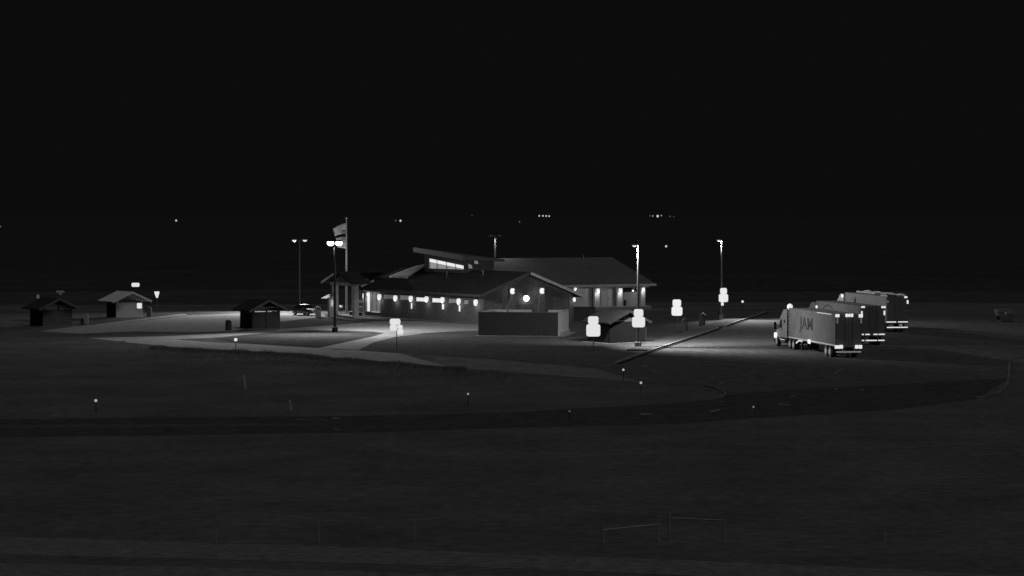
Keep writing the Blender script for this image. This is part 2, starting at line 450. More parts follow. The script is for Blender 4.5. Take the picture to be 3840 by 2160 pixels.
# pilasters, floodlight wall panel and trims of the gable end
for px in (1917, 2028):
    x = wing_x(px, 0.0)
    MB().span((x - 0.45, -0.35, 0), (x + 0.45, -0.003, 4.5)).build("pilaster", M_wall, B)
for px in (1880, 2137):
    x = wing_x(px, 0)
    MB().span((x - 0.12, -0.12, 0), (x + 0.12, -0.003, 3.6)).build("pilaster", M_wall, B)
xw = wing_x(1968, 0)
d = MB().span((xw - 1.1, -0.06, 0.02), (xw + 1.1, -0.003, 2.4)).build("service_door", M_walld, B)
MB().span((xw - 0.02, -0.09, 0.05), (xw + 0.02, -0.062, 2.35)).build("door_seam", M_black, d)
for xv, yv, zv in ((3.4, 14.5, 5.9), (4.6, 7.5, 6.2), (8.6, 5.5, 5.9)):
    v = MB().lathe([(0.1, -0.5), (0.1, 0.3), (0.16, 0.31), (0.16, 0.38), (0.05, 0.42)], (xv, yv, zv), 10).build("vent_pipe", M_steel, R1)
# strip windows high under the eave, some lit and some dim
for (a, b, y0, y1, g_) in ((1502, 1536, 1108, 1124, G_dim), (1562, 1598, 1116, 1130, G_white), (1622, 1661, 1119, 1134, G_white), (1684, 1716, 1121, 1136, G_dim), (1742, 1757, 1125, 1140, G_dim),
                            (1440, 1478, 1106, 1120, G_faint)):
    t0, t1 = facade_t(b), facade_t(a)
    D = dist(0, (t0 + t1) / 2)
    zb, zt = zz(y1, D), zz(y0, D)
    w = MB().span((-0.06, t0 - 0.12, zb - 0.1), (-0.003, t1 + 0.12, zb)).build("strip_window", M_steel, B)
    MB().span((-0.06, t0 - 0.12, zt), (-0.003, t1 + 0.12, zt + 0.1)).build("frame", M_steel, w)
    k = 3
    for i in range(k):
        u0, u1 = t0 + (t1 - t0) * i / k, t0 + (t1 - t0) * (i + 1) / k
        MB().span((-0.045, u0 + 0.04, zb + 0.002), (-0.003, u1 - 0.04, zt - 0.002)).build("pane", g_, w)
# slim glazed openings below the lanterns
for (px, y0, y1, wpx) in ((1545, 1136, 1158, 7), (1663, 1141, 1160, 11), (1725, 1145, 1168, 8)):
    t = facade_t(px); D = dist(0, t)
    hw = wpx * D / F_PX * 0.62
    zb, zt = zz(y1, D), zz(y0, D)
    s = MB().span((-0.05, t - hw - 0.08, zb - 0.08), (-0.02, t + hw + 0.08, zt + 0.08)).build("slim_window", M_steel, B)
    MB().span((-0.085, t - hw, zb), (-0.052, t + hw, zt)).build("pane", G_white, s)
# tall entrance glazing at the far end of the wall
t0, t1 = facade_t(1428), facade_t(1366)
E = MB().span((-0.1, t0 - 0.12, 0.55), (-0.003, t0, 3.3)).span((-0.1, t1, 0.0), (-0.003, t1 + 0.12, 3.3)).span((-0.1, t0 - 0.12, 3.3), (-0.003, t1 + 0.12, 3.42)).build("entrance_glazing", M_timber, B)
MB().span((-0.35, t0 - 0.1, 0.02), (-0.003, facade_t(1377), 0.55)).build("sill_wall", M_walld, E)
for (a, b, g_) in ((1372, 1378, G_faint), (1378.5, 1387, G_white), (1390, 1397, G_faint), (1399, 1411, G_dim), (1414, 1425, G_dim)):
    MB().span((-0.06, facade_t(b), 0.62), (-0.004, facade_t(a), 3.25)).build("pane", g_, E)
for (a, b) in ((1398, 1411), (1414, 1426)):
    MB().span((-0.3, facade_t(b), 0.553), (-0.1, facade_t(a), 0.66)).build("window_sill", G_mid, E)  # light on the sill put in as a glowing face

# clerestory monitor above the ridge, with its lit row of panes
t1, t0 = 22.2, 12.4
mon = MB().thick([(5.0, t0, 5.6), (5.0, t1 + 1.0, 5.6), (5.0, t1 + 1.0, 8.6), (5.0, t0, 7.75)], (4.2, 0, 0)).build("clerestory", M_walld, B)
roof_m = MB()
roof_m.add([(3.9, 11.4, 7.72), (3.9, 24.3, 8.66), (3.9, 24.3, 9.28), (3.9, 11.4, 8.40), (9.6, 10.4, 7.5), (9.6, 23.2, 8.3), (9.6, 23.2, 8.6), (9.6, 10.4, 7.8)],
           [(0, 1, 2, 3), (4, 5, 6, 7), (0, 1, 5, 4), (3, 2, 6, 7), (0, 3, 7, 4), (1, 2, 6, 5)])
roof_m.build("clerestory_roof", mat("clerestory_roof_sheet", 0.065, 0.7, 0.12, 1.5), mon)
W0, W1 = facade_t(1740, 4.96), facade_t(1610, 4.96)
edges = [W0 + (W1 - W0) * q for q in (0, 0.242, 0.505, 0.775, 1.0)]
def ztop(t): return 6.98 + (7.8 - 6.98) * (t - W0) / (W1 - W0)
def zband(t): return 6.58 + (7.36 - 6.58) * (t - W0) / (W1 - W0)
for i in range(4):
    a, b = edges[i] + 0.05, edges[i + 1] - 0.05
    MB().thick([(4.985, a, zband(a)), (4.985, b, zband(b)), (4.985, b, ztop(b)), (4.985, a, ztop(a))], (-0.03, 0, 0)).build("pane", G_white, mon)
    zl = 6.5
    if zband(b) - zl > 0.1:
        MB().thick([(4.985, a, zl), (4.985, b, zl), (4.985, b, zband(b) - 0.03), (4.985, a, max(zl + 0.02, zband(a) - 0.03))], (-0.03, 0, 0)).build("pane", G_pane, mon)
for i in range(5):
    t = edges[i]
    MB().span((4.92, t - 0.035, 6.45), (4.99, t + 0.035, ztop(t) + 0.05)).build("mullion", M_black, mon)
for (xa, za, s) in ((5.35, 6.95, 0.30), (6.25, 7.5, 0.26)):
    MB().thick([(xa, t0 - 0.03, za - s), (xa + 0.55, t0 - 0.03, za - s), (xa + 0.45, t0 - 0.03, za + s * 0.4), (xa - 0.1, t0 - 0.03, za + s)], (0, 0.028, 0)).build("pane", G_pane, mon)
# raised roof over the entry hall left of the clerestory
rr = roofpl([(2.6, 23.5, 5.42), (5.6, 23.7, 7.05), (6.7, 28.5, 6.7), (2.8, 28.7, 5.42)], (0, 0, -0.2), M_rooflt, "hall_roof")
MB().bar((2.56, 23.5, 5.28), (2.76, 28.7, 5.28), 0.06, 0.26).build("fascia", M_fascia, rr)
MB().span((3.2, 23.9, 4.6), (6.2, 28.2, 5.6)).build("hall_wall", M_walld, B)

# entrance portico with columns, gable roof and exposed rafters
for y in (26.7, 32.4):
    MB().span((-3.9, y - 0.32, 0), (-3.25, y + 0.32, 4.15)).build("portico_column", M_stone, B)
MB().span((-0.9, 32.1, 0), (-0.3, 32.7, 4.15)).build("portico_column", M_stone, B)
MB().span((-3.85, 26.1, 4.153), (-3.3, 33.4, 4.55)).build("portico_beam", M_timber, B)
MB().span((-3.25, 32.1, 4.153), (2.5, 32.7, 4.5)).build("portico_beam", M_timber, B)
P = roofpl([(-4.9, 29.6, 6.05), (-4.9, 33.9, 4.62), (2.5, 33.9, 4.62), (2.5, 29.6, 6.05)], (0, 0, -0.2), M_roof, "portico_roof")
P2 = roofpl([(-4.9, 25.3, 4.62), (-4.9, 29.6, 6.05), (-1.9, 29.6, 6.05), (-1.9, 25.3, 4.62)], (0, 0, -0.2), M_roof, "portico_roof")
MB().bar((-4.94, 33.9, 4.5), (-4.94, 29.6, 5.93), 0.06, 0.26).build("fascia", M_fascia, P)
MB().thick([(-3.9, 26.4, 4.56), (-3.9, 32.8, 4.56), (-3.9, 29.6, 5.75)], (0.2, 0, 0)).build("portico_gable", M_walld, B)
for (a, ya, b, yb) in ((1341, 1053, 1356, 1046), (1344, 1062, 1380, 1049), (1354, 1074, 1402, 1052)):
    xa = -1.6
    ta = facade_t(a, xa)
    D = dist(xa, ta); za = zz(ya, D)
    k = (b - 1920) / F_PX; base = C0 + E2 * ta
    xb = (k * base.y - base.x) / (E1.x - k * E1.y)
    zb = zz(yb, dist(xb, ta))
    MB().bar((xa, ta, za), (xb, ta, zb), 0.12, 0.22).build("rafter", M_wallp, B)  # lantern light on the timber put into a pale colour
tp = facade_t(1349, -1.4)
MB().span((-1.75, tp - 0.3, 0), (-1.15, tp + 0.3, 3.5)).build("stone_pillar", M_walld, B)
for z0, z1 in ((0.15, 0.85), (1.05, 1.45), (1.75, 2.25)):
    MB().span((-1.95, tp - 0.36, z0), (-1.1, tp + 0.36, z1)).build("stone_block", M_stone, B, bevel=0.06)
MB().span((-4.4, 25.9, 0), (-0.02, 33.6, 0.12)).build("portico_floor", M_walk, B)

# rear wing with a hipped roof, facing the truck side
FY = 31.4
xl, xr = 13.6, 46.8
MB().span((xl, FY, 0), (xr, FY + 0.3, 3.55)).build("wall", M_wallp, B)
MB().span((xr - 0.3, FY + 0.3, 0), (xr, FY + 9.2, 3.55)).build("wall", M_wallp, B)
RZ, RY, EY, EZ = 7.45, 36.0, 29.9, 3.62
Rw = roofpl([(14.5, EY, EZ), (47.9, EY, EZ), (44.3, RY, RZ), (14.5, RY, RZ)], (0, 0, -0.22), mat("rear_roof_sheet", 0.085, 0.85, 0.15, 1.5, 0.2), "rear_roof")
roofpl([(47.9, EY, EZ), (47.9, 42.1, EZ), (44.3, RY, RZ)], (0, 0, -0.22), M_roof, "rear_roof")
roofpl([(14.5, RY, RZ), (44.3, RY, RZ), (47.9, 42.1, EZ), (14.5, 42.1, EZ)], (0, 0, -0.22), M_roof, "rear_roof")
MB().span((14.6, EY - 0.06, EZ - 0.30), (47.95, EY - 0.003, EZ + 0.02)).build("fascia", M_fascia, Rw)
MB().span((14.6, EY, EZ - 0.46), (46.8, FY - 0.003, EZ - 0.35)).build("soffit", M_wallp, B)
for z in (0.4, 0.9):
    MB().lathe([(0.1, -0.3), (0.1, 0.5), (0.16, 0.52), (0.16, 0.6)], (wing_x(2195 if z < 0.6 else 2201, 35), 35.5 if z < 0.6 else 33.4, RZ - 0.2 if z < 0.6 else 5.9), 8).build("vent_pipe", M_rim, Rw)
FL = 0.42
MB().span((wing_x(2158, 29.6), 29.6, 0), (46.9, FY - 0.003, FL)).build("porch_floor", M_walk, B)
for (a, b) in ((2231, 2249), (2316, 2335), (2405, 2420), (2150, 2160)):
    x0, x1 = wing_x(a, 30.5), wing_x(b, 30.5)
    MB().span((x0, 30.5, FL), (x1, 31.0, 3.16)).build("porch_column", M_wallp, B)
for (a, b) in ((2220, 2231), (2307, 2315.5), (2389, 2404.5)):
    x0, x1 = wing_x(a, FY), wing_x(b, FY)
    MB().span((x0, FY - 0.35, FL), (x1, FY - 0.003, 3.16)).build("pilaster", M_black, B)  # black uprights stand in for the shade beside the porch columns
x0, x1 = wing_x(2256, FY), wing_x(2299, FY)
dr = MB().span((x0 - 0.12, FY - 0.12, FL), (x0, FY - 0.003, 2.75)).span((x1, FY - 0.12, FL), (x1 + 0.12, FY - 0.003, 2.75)).span((x0 - 0.12, FY - 0.12, 2.75), (x1 + 0.12, FY - 0.003, 2.95)).build("door_frame", M_timber, B)
xm = (x0 + x1) / 2
MB().span((x0 + 0.01, FY - 0.07, FL + 0.01), (xm - 0.015, FY - 0.004, 2.74)).build("door", M_wallp, dr)
MB().span((xm + 0.015, FY - 0.07, FL + 0.01), (x1 - 0.01, FY - 0.004, 2.74)).build("door", M_wallp, dr)
MB().span((xm + 0.06, FY - 0.12, 1.35), (xm + 0.12, FY - 0.072, 1.6)).build("door_handle", M_black, dr)
x0, x1 = wing_x(2337, FY), wing_x(2387, FY)
wn = MB().span((x0, FY - 0.05, 2.42), (x1, FY - 0.003, 3.16)).build("window", M_black, B)
MB().span((x0 + 0.1, FY - 0.06, 2.5), (x1 - 0.1, FY - 0.052, 3.1)).build("pane", M_glassd, wn)
# low planter wall at the end of the front wing
a, b = at(2153, 1194), at(2229, 1195)
pw = thing("planter_wall", "low dark brick planter wall right of the gable end", "wall", (a.x, a.y, 0), math.atan2(b.y - a.y, b.x - a.x))
L = (b - a).length
MB().span((0, 0, 0), (L, 0.35, 1.45)).build("brick_face", M_walld, pw)
MB().span((-0.05, -0.05, 1.453), (L + 0.05, 0.42, 1.53)).build("coping", M_walld, pw)

def lp(x, y, z=0.0): return C0 + E1 * x + E2 * y + Vector((0, 0, z))

# ------------------------------------------------------------------ wall lanterns
def lantern(px, py, plane, label, group, watts=LANTERN_W, sx=1.0, sy=1.0):
    """plane: ('x', value) lantern wall facing -x, or ('y', value) walls facing -y"""
    if plane[0] == 'x':
        t = facade_t(px, plane[1]); w = lp(plane[1] - 0.28, t); rz = ROT - PI / 2
    else:
        x = wing_x(px, plane[1]); w = lp(x, plane[1] - 0.28); rz = ROT
    z = zz(py, w.y)
    t = thing("wall_lantern", label, "lantern", (w.x, w.y, z), rz, group)
    MB().lathe([(0.10 * sx, -0.42 * sy), (0.22 * sx, -0.27 * sy), (0.285 * sx, 0.0), (0.27 * sx, 0.2 * sy), (0.17 * sx, 0.36 * sy)], (0, 0, 0), 14).build("glass", G_lamp, t, smooth=True)
    MB().lathe([(0.2 * sx, 0.362 * sy), (0.17 * sx, 0.4 * sy), (0.05, 0.45 * sy)], (0, 0, 0), 12).build("cap", M_black, t)
    MB().bar((0, 0.02, 0.42 * sy), (0, 0.262, 0.42 * sy), 0.05).span((-0.08, 0.25, 0.1), (0.08, 0.276, 0.5)).build("bracket", M_black, t)
    light('POINT', (0, -0.32, -0.5 * sy), watts, t, 0.12)
    return t
names = ["leftmost of the lanterns on the long wall, beside the stone pillar", "lantern over the brightly lit entrance opening", "lantern at the right edge of the entrance glazing",
         "lantern between the entrance glazing and the first slim window", "lantern above the leftmost slim lit window", "lantern at the right end of the first bright strip window",
         "lantern at the right end of the second bright strip window", "lantern above the rightmost slim lit window", "last lantern of the long wall, next to the gable end"]
for (px, py), s in zip(((1363, 1110), (1386, 1103), (1429, 1113), (1489, 1118), (1547, 1120), (1606, 1122), (1666, 1125), (1727, 1130), (1791, 1134)), names):
    sm = 0.6 if px == 1386 else 1.0
    lantern(px, py, ('x', 0.0), "glowing " + s, "lanterns along the front wall", LANTERN_W * (0.5 if sm < 1 else 1), sm, sm)
def sconce(px, py, yv, label):
    x = wing_x(px, yv); w = lp(x, yv - 0.32); z = zz(py, w.y)
    t = thing("wall_sconce", label, "lamp", (w.x, w.y, z), ROT, "round sconces on the building columns")
    MB().lathe([(0.16, -0.34), (0.29, -0.2), (0.33, 0.0), (0.29, 0.2), (0.16, 0.34)], (0, 0, 0), 16).build("glass", G_lamp, t, smooth=True)
    MB().span((0.06, -0.36, -0.14), (0.15, -0.30, 0.14)).build("bracket", M_steel, t)
    MB().span((-0.1, 0.2, -0.25), (0.1, 0.315, 0.25)).build("back_plate", M_steel, t)
    light('POINT', (-0.25, -0.3, 0.42), LANTERN_W * 0.35, t, 0.12)
    light('POINT', (-0.25, -0.3, -0.45), LANTERN_W * 0.35, t, 0.12)
sconce(1917, 1092, -0.35, "round sconce on the left pilaster of the gable end")
sconce(2028, 1091, -0.35, "round sconce on the right pilaster of the gable end")
x = wing_x(1968, 0); w = lp(x, -0.25); z = zz(1119, w.y)
t = thing("flood_light", "very bright wall floodlight in the middle of the gable end", "lamp", (w.x, w.y, z), ROT)
MB().lathe([(0.2, -0.34), (0.36, -0.18), (0.40, 0.0), (0.36, 0.18), (0.2, 0.34)], (0, -0.1, 0), 16, 1, 0.7).build("glass", G_hot, t, smooth=True)
MB().span((-0.3, 0.12, -0.2), (0.3, 0.24, 0.4)).span((-0.34, -0.4, 0.36), (0.34, 0.12, 0.42)).build("housing", M_steel, t)
light('POINT', (0, -0.75, -0.2), 8, t, 0.15)
lantern(2149, 1123, ('y', 0.0), "glowing lantern under the right eave of the gable end", "lanterns round the gable and rear porch", 8, 0.7, 0.7)
for px, py, s in ((2153, 1082, "small glowing lantern on the leftmost porch column above the gable eave"), (2239, 1090, "glowing lantern on the porch column left of the double door"), (2323, 1089, "glowing lantern on the porch column right of the double door"),
                  (2408, 1084, "glowing lantern on the porch column at the far right corner")):
    q = 0.85 if px in (2239, 2323) else 0.62
    lantern(px, py, ('y', 30.5), s, "lanterns round the gable and rear porch", 30, q * 1.1, q)

# bench, drinking fountain
x = wing_x(2339, FY); w = lp(x, FY - 0.5)
t = thing("drinking_fountain", "small dark drinking fountain by the pale wall right of the door", "fountain", (w.x, w.y, FL), ROT)
MB().span((-0.12, 0.05, 0), (0.12, 0.35, 0.75)).build("pedestal", M_black, t)
MB().lathe([(0.1, 0.752), (0.25, 0.86), (0.25, 0.92)], (0, 0.1, 0), 12).build("basin", M_steel, t)
w = lp(-2.0, 29.6)
t = thing("park_bench", "dark bench standing under the entrance portico between columns", "bench", (w.x, w.y, 0.12), ROT)
MB().span((-0.25, -1.6, 0.4), (0.3, 1.6, 0.48)).build("seat", M_timber, t)
for y in (-1.3, 1.3): MB().span((-0.2, y - 0.08, 0), (0.25, y + 0.08, 0.397)).build("leg", M_black, t)
MB().span((0.3, -1.6, 0.55), (0.36, 1.6, 0.9)).build("backrest", M_timber, t)
# small lit kiosk left of the portico
k = at(1240, 1190)
t = thing("information_kiosk", "small pitched roof kiosk with a lit panel left of the portico", "kiosk", (k.x, k.y, 0), ROT)
MB().span((-0.3, -0.25, 0), (0.3, 0.25, 2.75)).build("post", M_wallp, t)
MB().thick([(-1.0, -0.7, 2.55), (0.5, -0.7, 3.15), (0.5, 0.9, 3.15), (-1.0, 0.9, 2.55)], (0, 0, -0.12)).build("roof", M_rooflt, t)
MB().lathe([(0.05, -0.5), (0.13, -0.3), (0.13, 0.3), (0.05, 0.5)], (0.02, -0.36, 1.9), 12).build("lit_panel", G_mid, t, smooth=True)
light('POINT', (0, -0.9, 1.9), 5, t, 0.1)
k = at(1279, 1178)
t = thing("ground_spotlight", "small bright spotlight shining up the flagpole from its foot", "lamp", (k.x, k.y, 0), 0)
MB().tube((0, 0, 0), (0, 0, 0.85), 0.05).build("stem", M_black, t)
MB().lathe([(0.1, -0.15), (0.22, -0.05), (0.22, 0.1), (0.1, 0.18)], (0, 0, 1.02), 12).build("glass", G_mid, t, smooth=True)
light('SPOT', (0, 0, 1.35), 2600, t, 0.1, 50, 1.0, Vector((0.35, 1.0, 8.5)).to_track_quat('-Z', 'Y').to_euler())

# ------------------------------------------------------------------ brick enclosure with open gate side
a, b = at(2091, 1261), at(1792, 1259)
c = Vector((5.1, 261.3, 0))
ang = math.atan2(-0.166, 0.986)
EN = thing("wall_enclosure", "low roofless walled service enclosure standing in front of the gable end", "enclosure", c, ang)
h, Lx, Ly, th = 2.6, 9.0, 8.6, 0.22
MB().span((-Lx, 0, 0), (0, th, h)).build("front_wall", M_encl, EN)  # front wall: its shade put into a dark colour
MB().span((-th, th + 0.003, 0), (0, Ly, h)).build("side_wall", mat("lamplit_wall", 0.62, 0.85, 0.1, 1.5, 0.1, spec=0.0), EN)  # lamplit side: the light put into a pale colour
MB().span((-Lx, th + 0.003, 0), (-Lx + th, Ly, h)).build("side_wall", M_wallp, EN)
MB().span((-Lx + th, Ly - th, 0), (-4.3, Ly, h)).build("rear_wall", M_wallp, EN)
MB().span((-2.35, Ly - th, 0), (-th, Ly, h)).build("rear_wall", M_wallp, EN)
MB().span((-Lx - 0.03, -0.03, h + 0.002), (0.03, th + 0.03, h + 0.07)).build("coping", M_walld, EN)
MB().span((-th - 0.03, th + 0.04, h + 0.002), (0.03, Ly + 0.03, h + 0.07)).build("coping", M_wallp, EN)
MB().span((0.004, 0.3, 0), (0.16, Ly, 0.35)).build("plinth", M_wallp, EN)
MB().span((-Lx - 0.2, -1.0, 0.0), (0.9, Ly + 0.4, 0.03)).build("slab", M_conc, EN)
p = c + Matrix.Rotation(ang, 3, 'Z') @ Vector((-6.5, 5.0, 0))
t = thing("vent_stack", "thin pipe rising just above the enclosure wall", "pipe", (p.x, p.y, 0.03))
MB().tube((0, 0, 0), (0, 0, 3.1), 0.09, n=10).build("pipe", M_pole, t)
MB().lathe([(0.13, 3.102), (0.13, 3.2), (0.04, 3.26)], n=10).build("cap", M_pole, t)

# ------------------------------------------------------------------ picnic shelters (local y back along the ridge, gable end faces -y)
def shelter(loc, rz, label, gw, ln, roofm, wallm, sidem, apex=3.45, eave=2.2, ov=0.75, fm=None):
    fm = fm or mat("stained_fascia", 0.13, 0.8, 0.2, 3.0, spec=0.0)
    t = thing("picnic_shelter", label, "shelter", loc, rz, "picnic shelters round the rest area")
    hw = gw / 2
    MB().span((-hw, 0, 0), (hw, 0.2, 2.0)).build("gable_wall", wallm, t)
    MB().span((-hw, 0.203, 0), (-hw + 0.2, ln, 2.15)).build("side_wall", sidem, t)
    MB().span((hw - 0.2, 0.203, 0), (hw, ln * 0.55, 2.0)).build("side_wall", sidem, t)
    MB().span((-hw - 0.6, -0.4, 0), (hw + 0.6, ln + 0.4, 0.03)).build("slab", M_conc, t)
    sl = (apex - eave) / (hw + ov)
    pz = apex - sl * (hw - 0.16) - 0.2
    for sx in (-1, 1):
        MB().span((sx * (hw - 0.16) - 0.15, -0.02, 2.003 if True else 0), (sx * (hw - 0.16) + 0.15, 0.22, pz)).build("post", wallm, t)
        MB().span((sx * (hw - 0.16) - 0.1, ln - 0.2, 0.03), (sx * (hw - 0.16) + 0.1, ln + 0.0, pz)).build("post", M_timber, t) if sx > 0 else MB().span((-hw + 0.0, ln - 0.2, 2.153), (-hw + 0.2, ln, pz)).build("post", M_timber, t)
    for sx in (-1, 1):
        r = MB().thick([(0, -ov, apex), (sx * (hw + ov), -ov, eave), (sx * (hw + ov), ln + ov, eave), (0, ln + ov, apex)], (0, 0, -0.13)).build("roof", roofm, t)
        MB().bar((0, -ov - 0.04, apex - 0.1), (sx * (hw + ov), -ov - 0.04, eave - 0.1), 0.06, 0.26).build("fascia", fm, r)
    MB().bar((0, -0.2, apex - 0.24), (0, ln + 0.2, apex - 0.24), 0.16, 0.2).build("ridge_beam", M_timber, t)
    MB().bar((-hw, 0.1, pz + 0.06), (hw, 0.1, pz + 0.06), 0.14, 0.12).build("tie_beam", M_timber, t)
    return t
def sh_at(pl, py, pr, ln): pass
SR = ROT
def place_shelter(pcl, pyl, pcr, label, ln, roofm, wallm, sidem, rz=SR, **k):
    a = at(pcl, pyl)
    kx = (pcr - 1920) / F_PX
    gw = (kx * a.y - a.x) / (math.cos(rz) - kx * math.sin(rz))
    c = a + Vector((math.cos(rz), math.sin(rz), 0)) * gw / 2
    return shelter((c.x, c.y, 0), rz, label, gw, ln, roofm, wallm, sidem, **k)
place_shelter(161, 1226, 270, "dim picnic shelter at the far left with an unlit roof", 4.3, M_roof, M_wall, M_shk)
place_shelter(436, 1192, 535, "picnic shelter with a pale lit roof and a square sign at its wall", 3.3, M_roofm, mat("lamplit_wall", 0.62, 0.85, 0.1, 1.5, 0.1, spec=0.0), M_shk, ov=0.9, fm=M_fascia)  # lamplight on roof and gable put into their pale colours
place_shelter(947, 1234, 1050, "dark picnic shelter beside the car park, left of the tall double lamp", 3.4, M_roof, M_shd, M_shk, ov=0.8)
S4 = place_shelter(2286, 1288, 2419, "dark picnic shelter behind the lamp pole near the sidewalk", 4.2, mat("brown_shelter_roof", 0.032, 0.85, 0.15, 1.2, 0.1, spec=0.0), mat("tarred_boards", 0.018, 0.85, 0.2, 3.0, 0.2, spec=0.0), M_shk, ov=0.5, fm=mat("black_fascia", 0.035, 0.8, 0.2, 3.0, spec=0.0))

h4 = 1.85
MB().thick([(-h4, 0.05, 2.003), (h4, 0.05, 2.003), (h4, 0.05, 2.2), (0, 0.05, 3.12), (-h4, 0.05, 2.2)], (0, 0.1, 0)).build("gable_board", MATS["tarred_boards"], S4)
MB().span((-0.35, 0.02, 2.25), (0.75, 0.046, 2.75)).build("louvre", M_shd, S4)
MB().span((h4 + 0.42, 0.1, 0.03), (h4 + 0.72, 0.4, 2.2)).build("post", M_shk, S4)
# ------------------------------------------------------------------ litter bins
def make_bin(px, py, label, m, w=0.72, h=1.3):
    p = at(px, py)
    t = thing("litter_bin", label, "litter bin", (p.x, p.y, 0), 0.3, "litter bins round the grounds")
    r = w / 2
    MB().lathe([(r * 0.95, 0.0), (r, 0.05), (r, h * 0.68), (r * 1.04, h * 0.69), (r * 1.04, h * 0.72)], n=16).build("barrel", m, t, smooth=True)
    dm = MB().lathe([(r * 1.02, h * 0.722), (r, h * 0.82), (r * 0.86, h * 0.92), (r * 0.5, h * 0.985), (0.03, h)], n=16).build("dome_lid", m, t, smooth=True)
    MB().span((-r * 0.5, -r * 1.05, h * 0.74), (r * 0.5, -r * 0.85, h * 0.86)).build("flap", M_black, dm)
    return t
make_bin(2566, 1242, "dark litter bin beside the post of the middle sign", M_bin, 0.75, 1.6)
bn = make_bin(2633, 1219, "dark domed litter bin with two shining spots by the sidewalk", M_bin, 0.77, 1.45)
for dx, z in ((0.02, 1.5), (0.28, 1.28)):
    MB().lathe([(0.03, -0.08), (0.09, -0.03), (0.09, 0.04), (0.03, 0.09)], (dx, -0.2, z), 8).build("reflector", G_dim, bn)  # bright reflections on the dome put in as glowing beads
make_bin(857, 1239, "dark domed litter bin left of the shelter by the car park", M_bin, 0.75, 1.25)
make_bin(1193, 1190, "lamplit domed litter bin between the parked car and the portico", M_binp, 0.78, 1.45)
make_bin(311, 1217, "dark litter bin beside the dim far left shelter", M_bin, 0.55, 0.8)
make_bin(560, 1187, "pale litter bin right of the shelter with the lit roof", M_wall, 0.65, 1.3)
p = at(327, 1217)
t = thing("marker_post", "pale upright post next to the far left litter bin", "post", (p.x, p.y, 0))
MB().box((0, 0, 0.6), (0.3, 0.2, 1.2)).build("post", M_wallp, t, bevel=0.03)
MB().box((0, 0, 1.252), (0.34, 0.24, 0.1), taper=0.6).build("cap", M_wallp, t)
p = at(2695, 1189)
t = thing("marker_post", "short black post left of the farthest sign", "post", (p.x, p.y, 0))
MB().box((0, 0, 0.36), (0.17, 0.17, 0.72)).build("post", M_black, t)
MB().box((0, 0, 0.752), (0.2, 0.2, 0.06), taper=0.5).build("cap", M_black, t)
p = at(2395, 1307)
t = thing("pole_foot_disc", "dark round disc lying on the lawn in front of the right shelter", "disc", (p.x, p.y, 0.014))
MB().lathe([(0.75, 0), (0.75, 0.05), (0.62, 0.06)], (0, 0, 0), 20).build("lid", M_black, t)  # flat black disc round the foot of the lamp pole
MB().lathe([(0.1, 0.062), (0.1, 0.1)], (0, 0, 0), 10).build("hub", M_black, t)

# ------------------------------------------------------------------ lamp poles
def pole(px, py, label, heads, m=M_pole, h=10.4, watts=POLE_W, bowl=0.3, rz=0.0, lit=None, reach=0.42, aims=None, cone=150, wide=None):
    p = at(px, py)
    t = thing("lamp_pole", label, "street lamp", (p.x, p.y, 0), rz, "tall lamp poles of the car parks")
    MB().lathe([(0.34, 0), (0.34, 0.55), (0.3, 0.6)], n=14).build("footing", M_conc if m is M_pole else m, t)
    MB().lathe([(0.15, 0.602), (0.14, 3.5), (0.115, 7), (0.09, h)], n=14).build("pole", m, t, smooth=True)
    MB().lathe([(0.22, 0.602), (0.22, 0.66)], n=14).build("base_plate", m, t)
    for i, s in enumerate(heads):
        a = MB().bar((s * 0.06, 0, h - 0.05), (s * reach, 0, h + 0.05), 0.07).build("arm", m, t)
        hd = MB().box((s * (reach + 0.34), 0, h + (0.07 if bowl < 0.35 else 0.2)), (0.72, 0.36, 0.14), taper=0.85).build("lamp_head", m, t, bevel=0.03)
        w = watts if lit is None else watts * lit[i]
        g_ = (G_hot if bowl > 0.35 else G_lamp) if w > 0 else G_dim
        prof = [(bowl * 0.35, -bowl * 0.75), (bowl * 0.8, -bowl * 0.5), (bowl, 0.0)]
        if bowl > 0.35:                               # globes enlarged: glare of the two blazing heads put into their shape
            prof = [(bowl * 0.4, -bowl * 1.0), (bowl * 0.85, -bowl * 0.7), (bowl, -bowl * 0.25), (bowl * 0.85, bowl * 0.15)]
        gl = MB().lathe(prof, (s * (reach + 0.34), 0, h - 0.005), 14, 1.0, 0.55).build("glass", g_ if bowl > 0.1 else G_dim, hd, smooth=True)
        if w > 0:
            lo = Vector((s * (reach + 0.34), 0, h - bowl * (0.75 if bowl < 0.35 else 1.0) - 0.1))
            d = Vector((0, 0, -1)) if aims is None else (aims[i] - Vector((p.x, p.y, 0)) - lo)
            light('SPOT', lo, w, t, 0.15, cone, 1.0, d.to_track_quat('-Z', 'Y').to_euler())
    if wide:                                          # the same head also throws some light the other way
        light('SPOT', lo, wide[1], t, 0.15, 130, 1.0, (wide[0] - Vector((p.x, p.y, 0)) - lo).to_track_quat('-Z', 'Y').to_euler())
    return t
pole(1256, 1246, "dark lamp pole with two blazing heads in front of the portico", (-1, 1), M_polek, 10.4, POLE_W * 1.5, 0.42, lit=(1.35, 0.52), reach=0.14, aims=(at(1060, 1296), at(1720, 1236)), cone=146)
pole(1124, 1163, "lamp pole behind the parked car with its left head brighter", (-1, 1), M_pole, 10.05, POLE_W, 0.32, lit=(3.2, 0.8), aims=(at(780, 1203), at(1180, 1186)), cone=126)
pole(2393, 1304, "lamp pole standing in front of the right picnic shelter", (-1,), M_pole, 10.4, POLE_W * 2.1, 0.22, reach=0.05, aims=(Vector((26.5, 240, 0)),), cone=148, wide=(Vector((13, 266, 0)), POLE_W * 0.75))
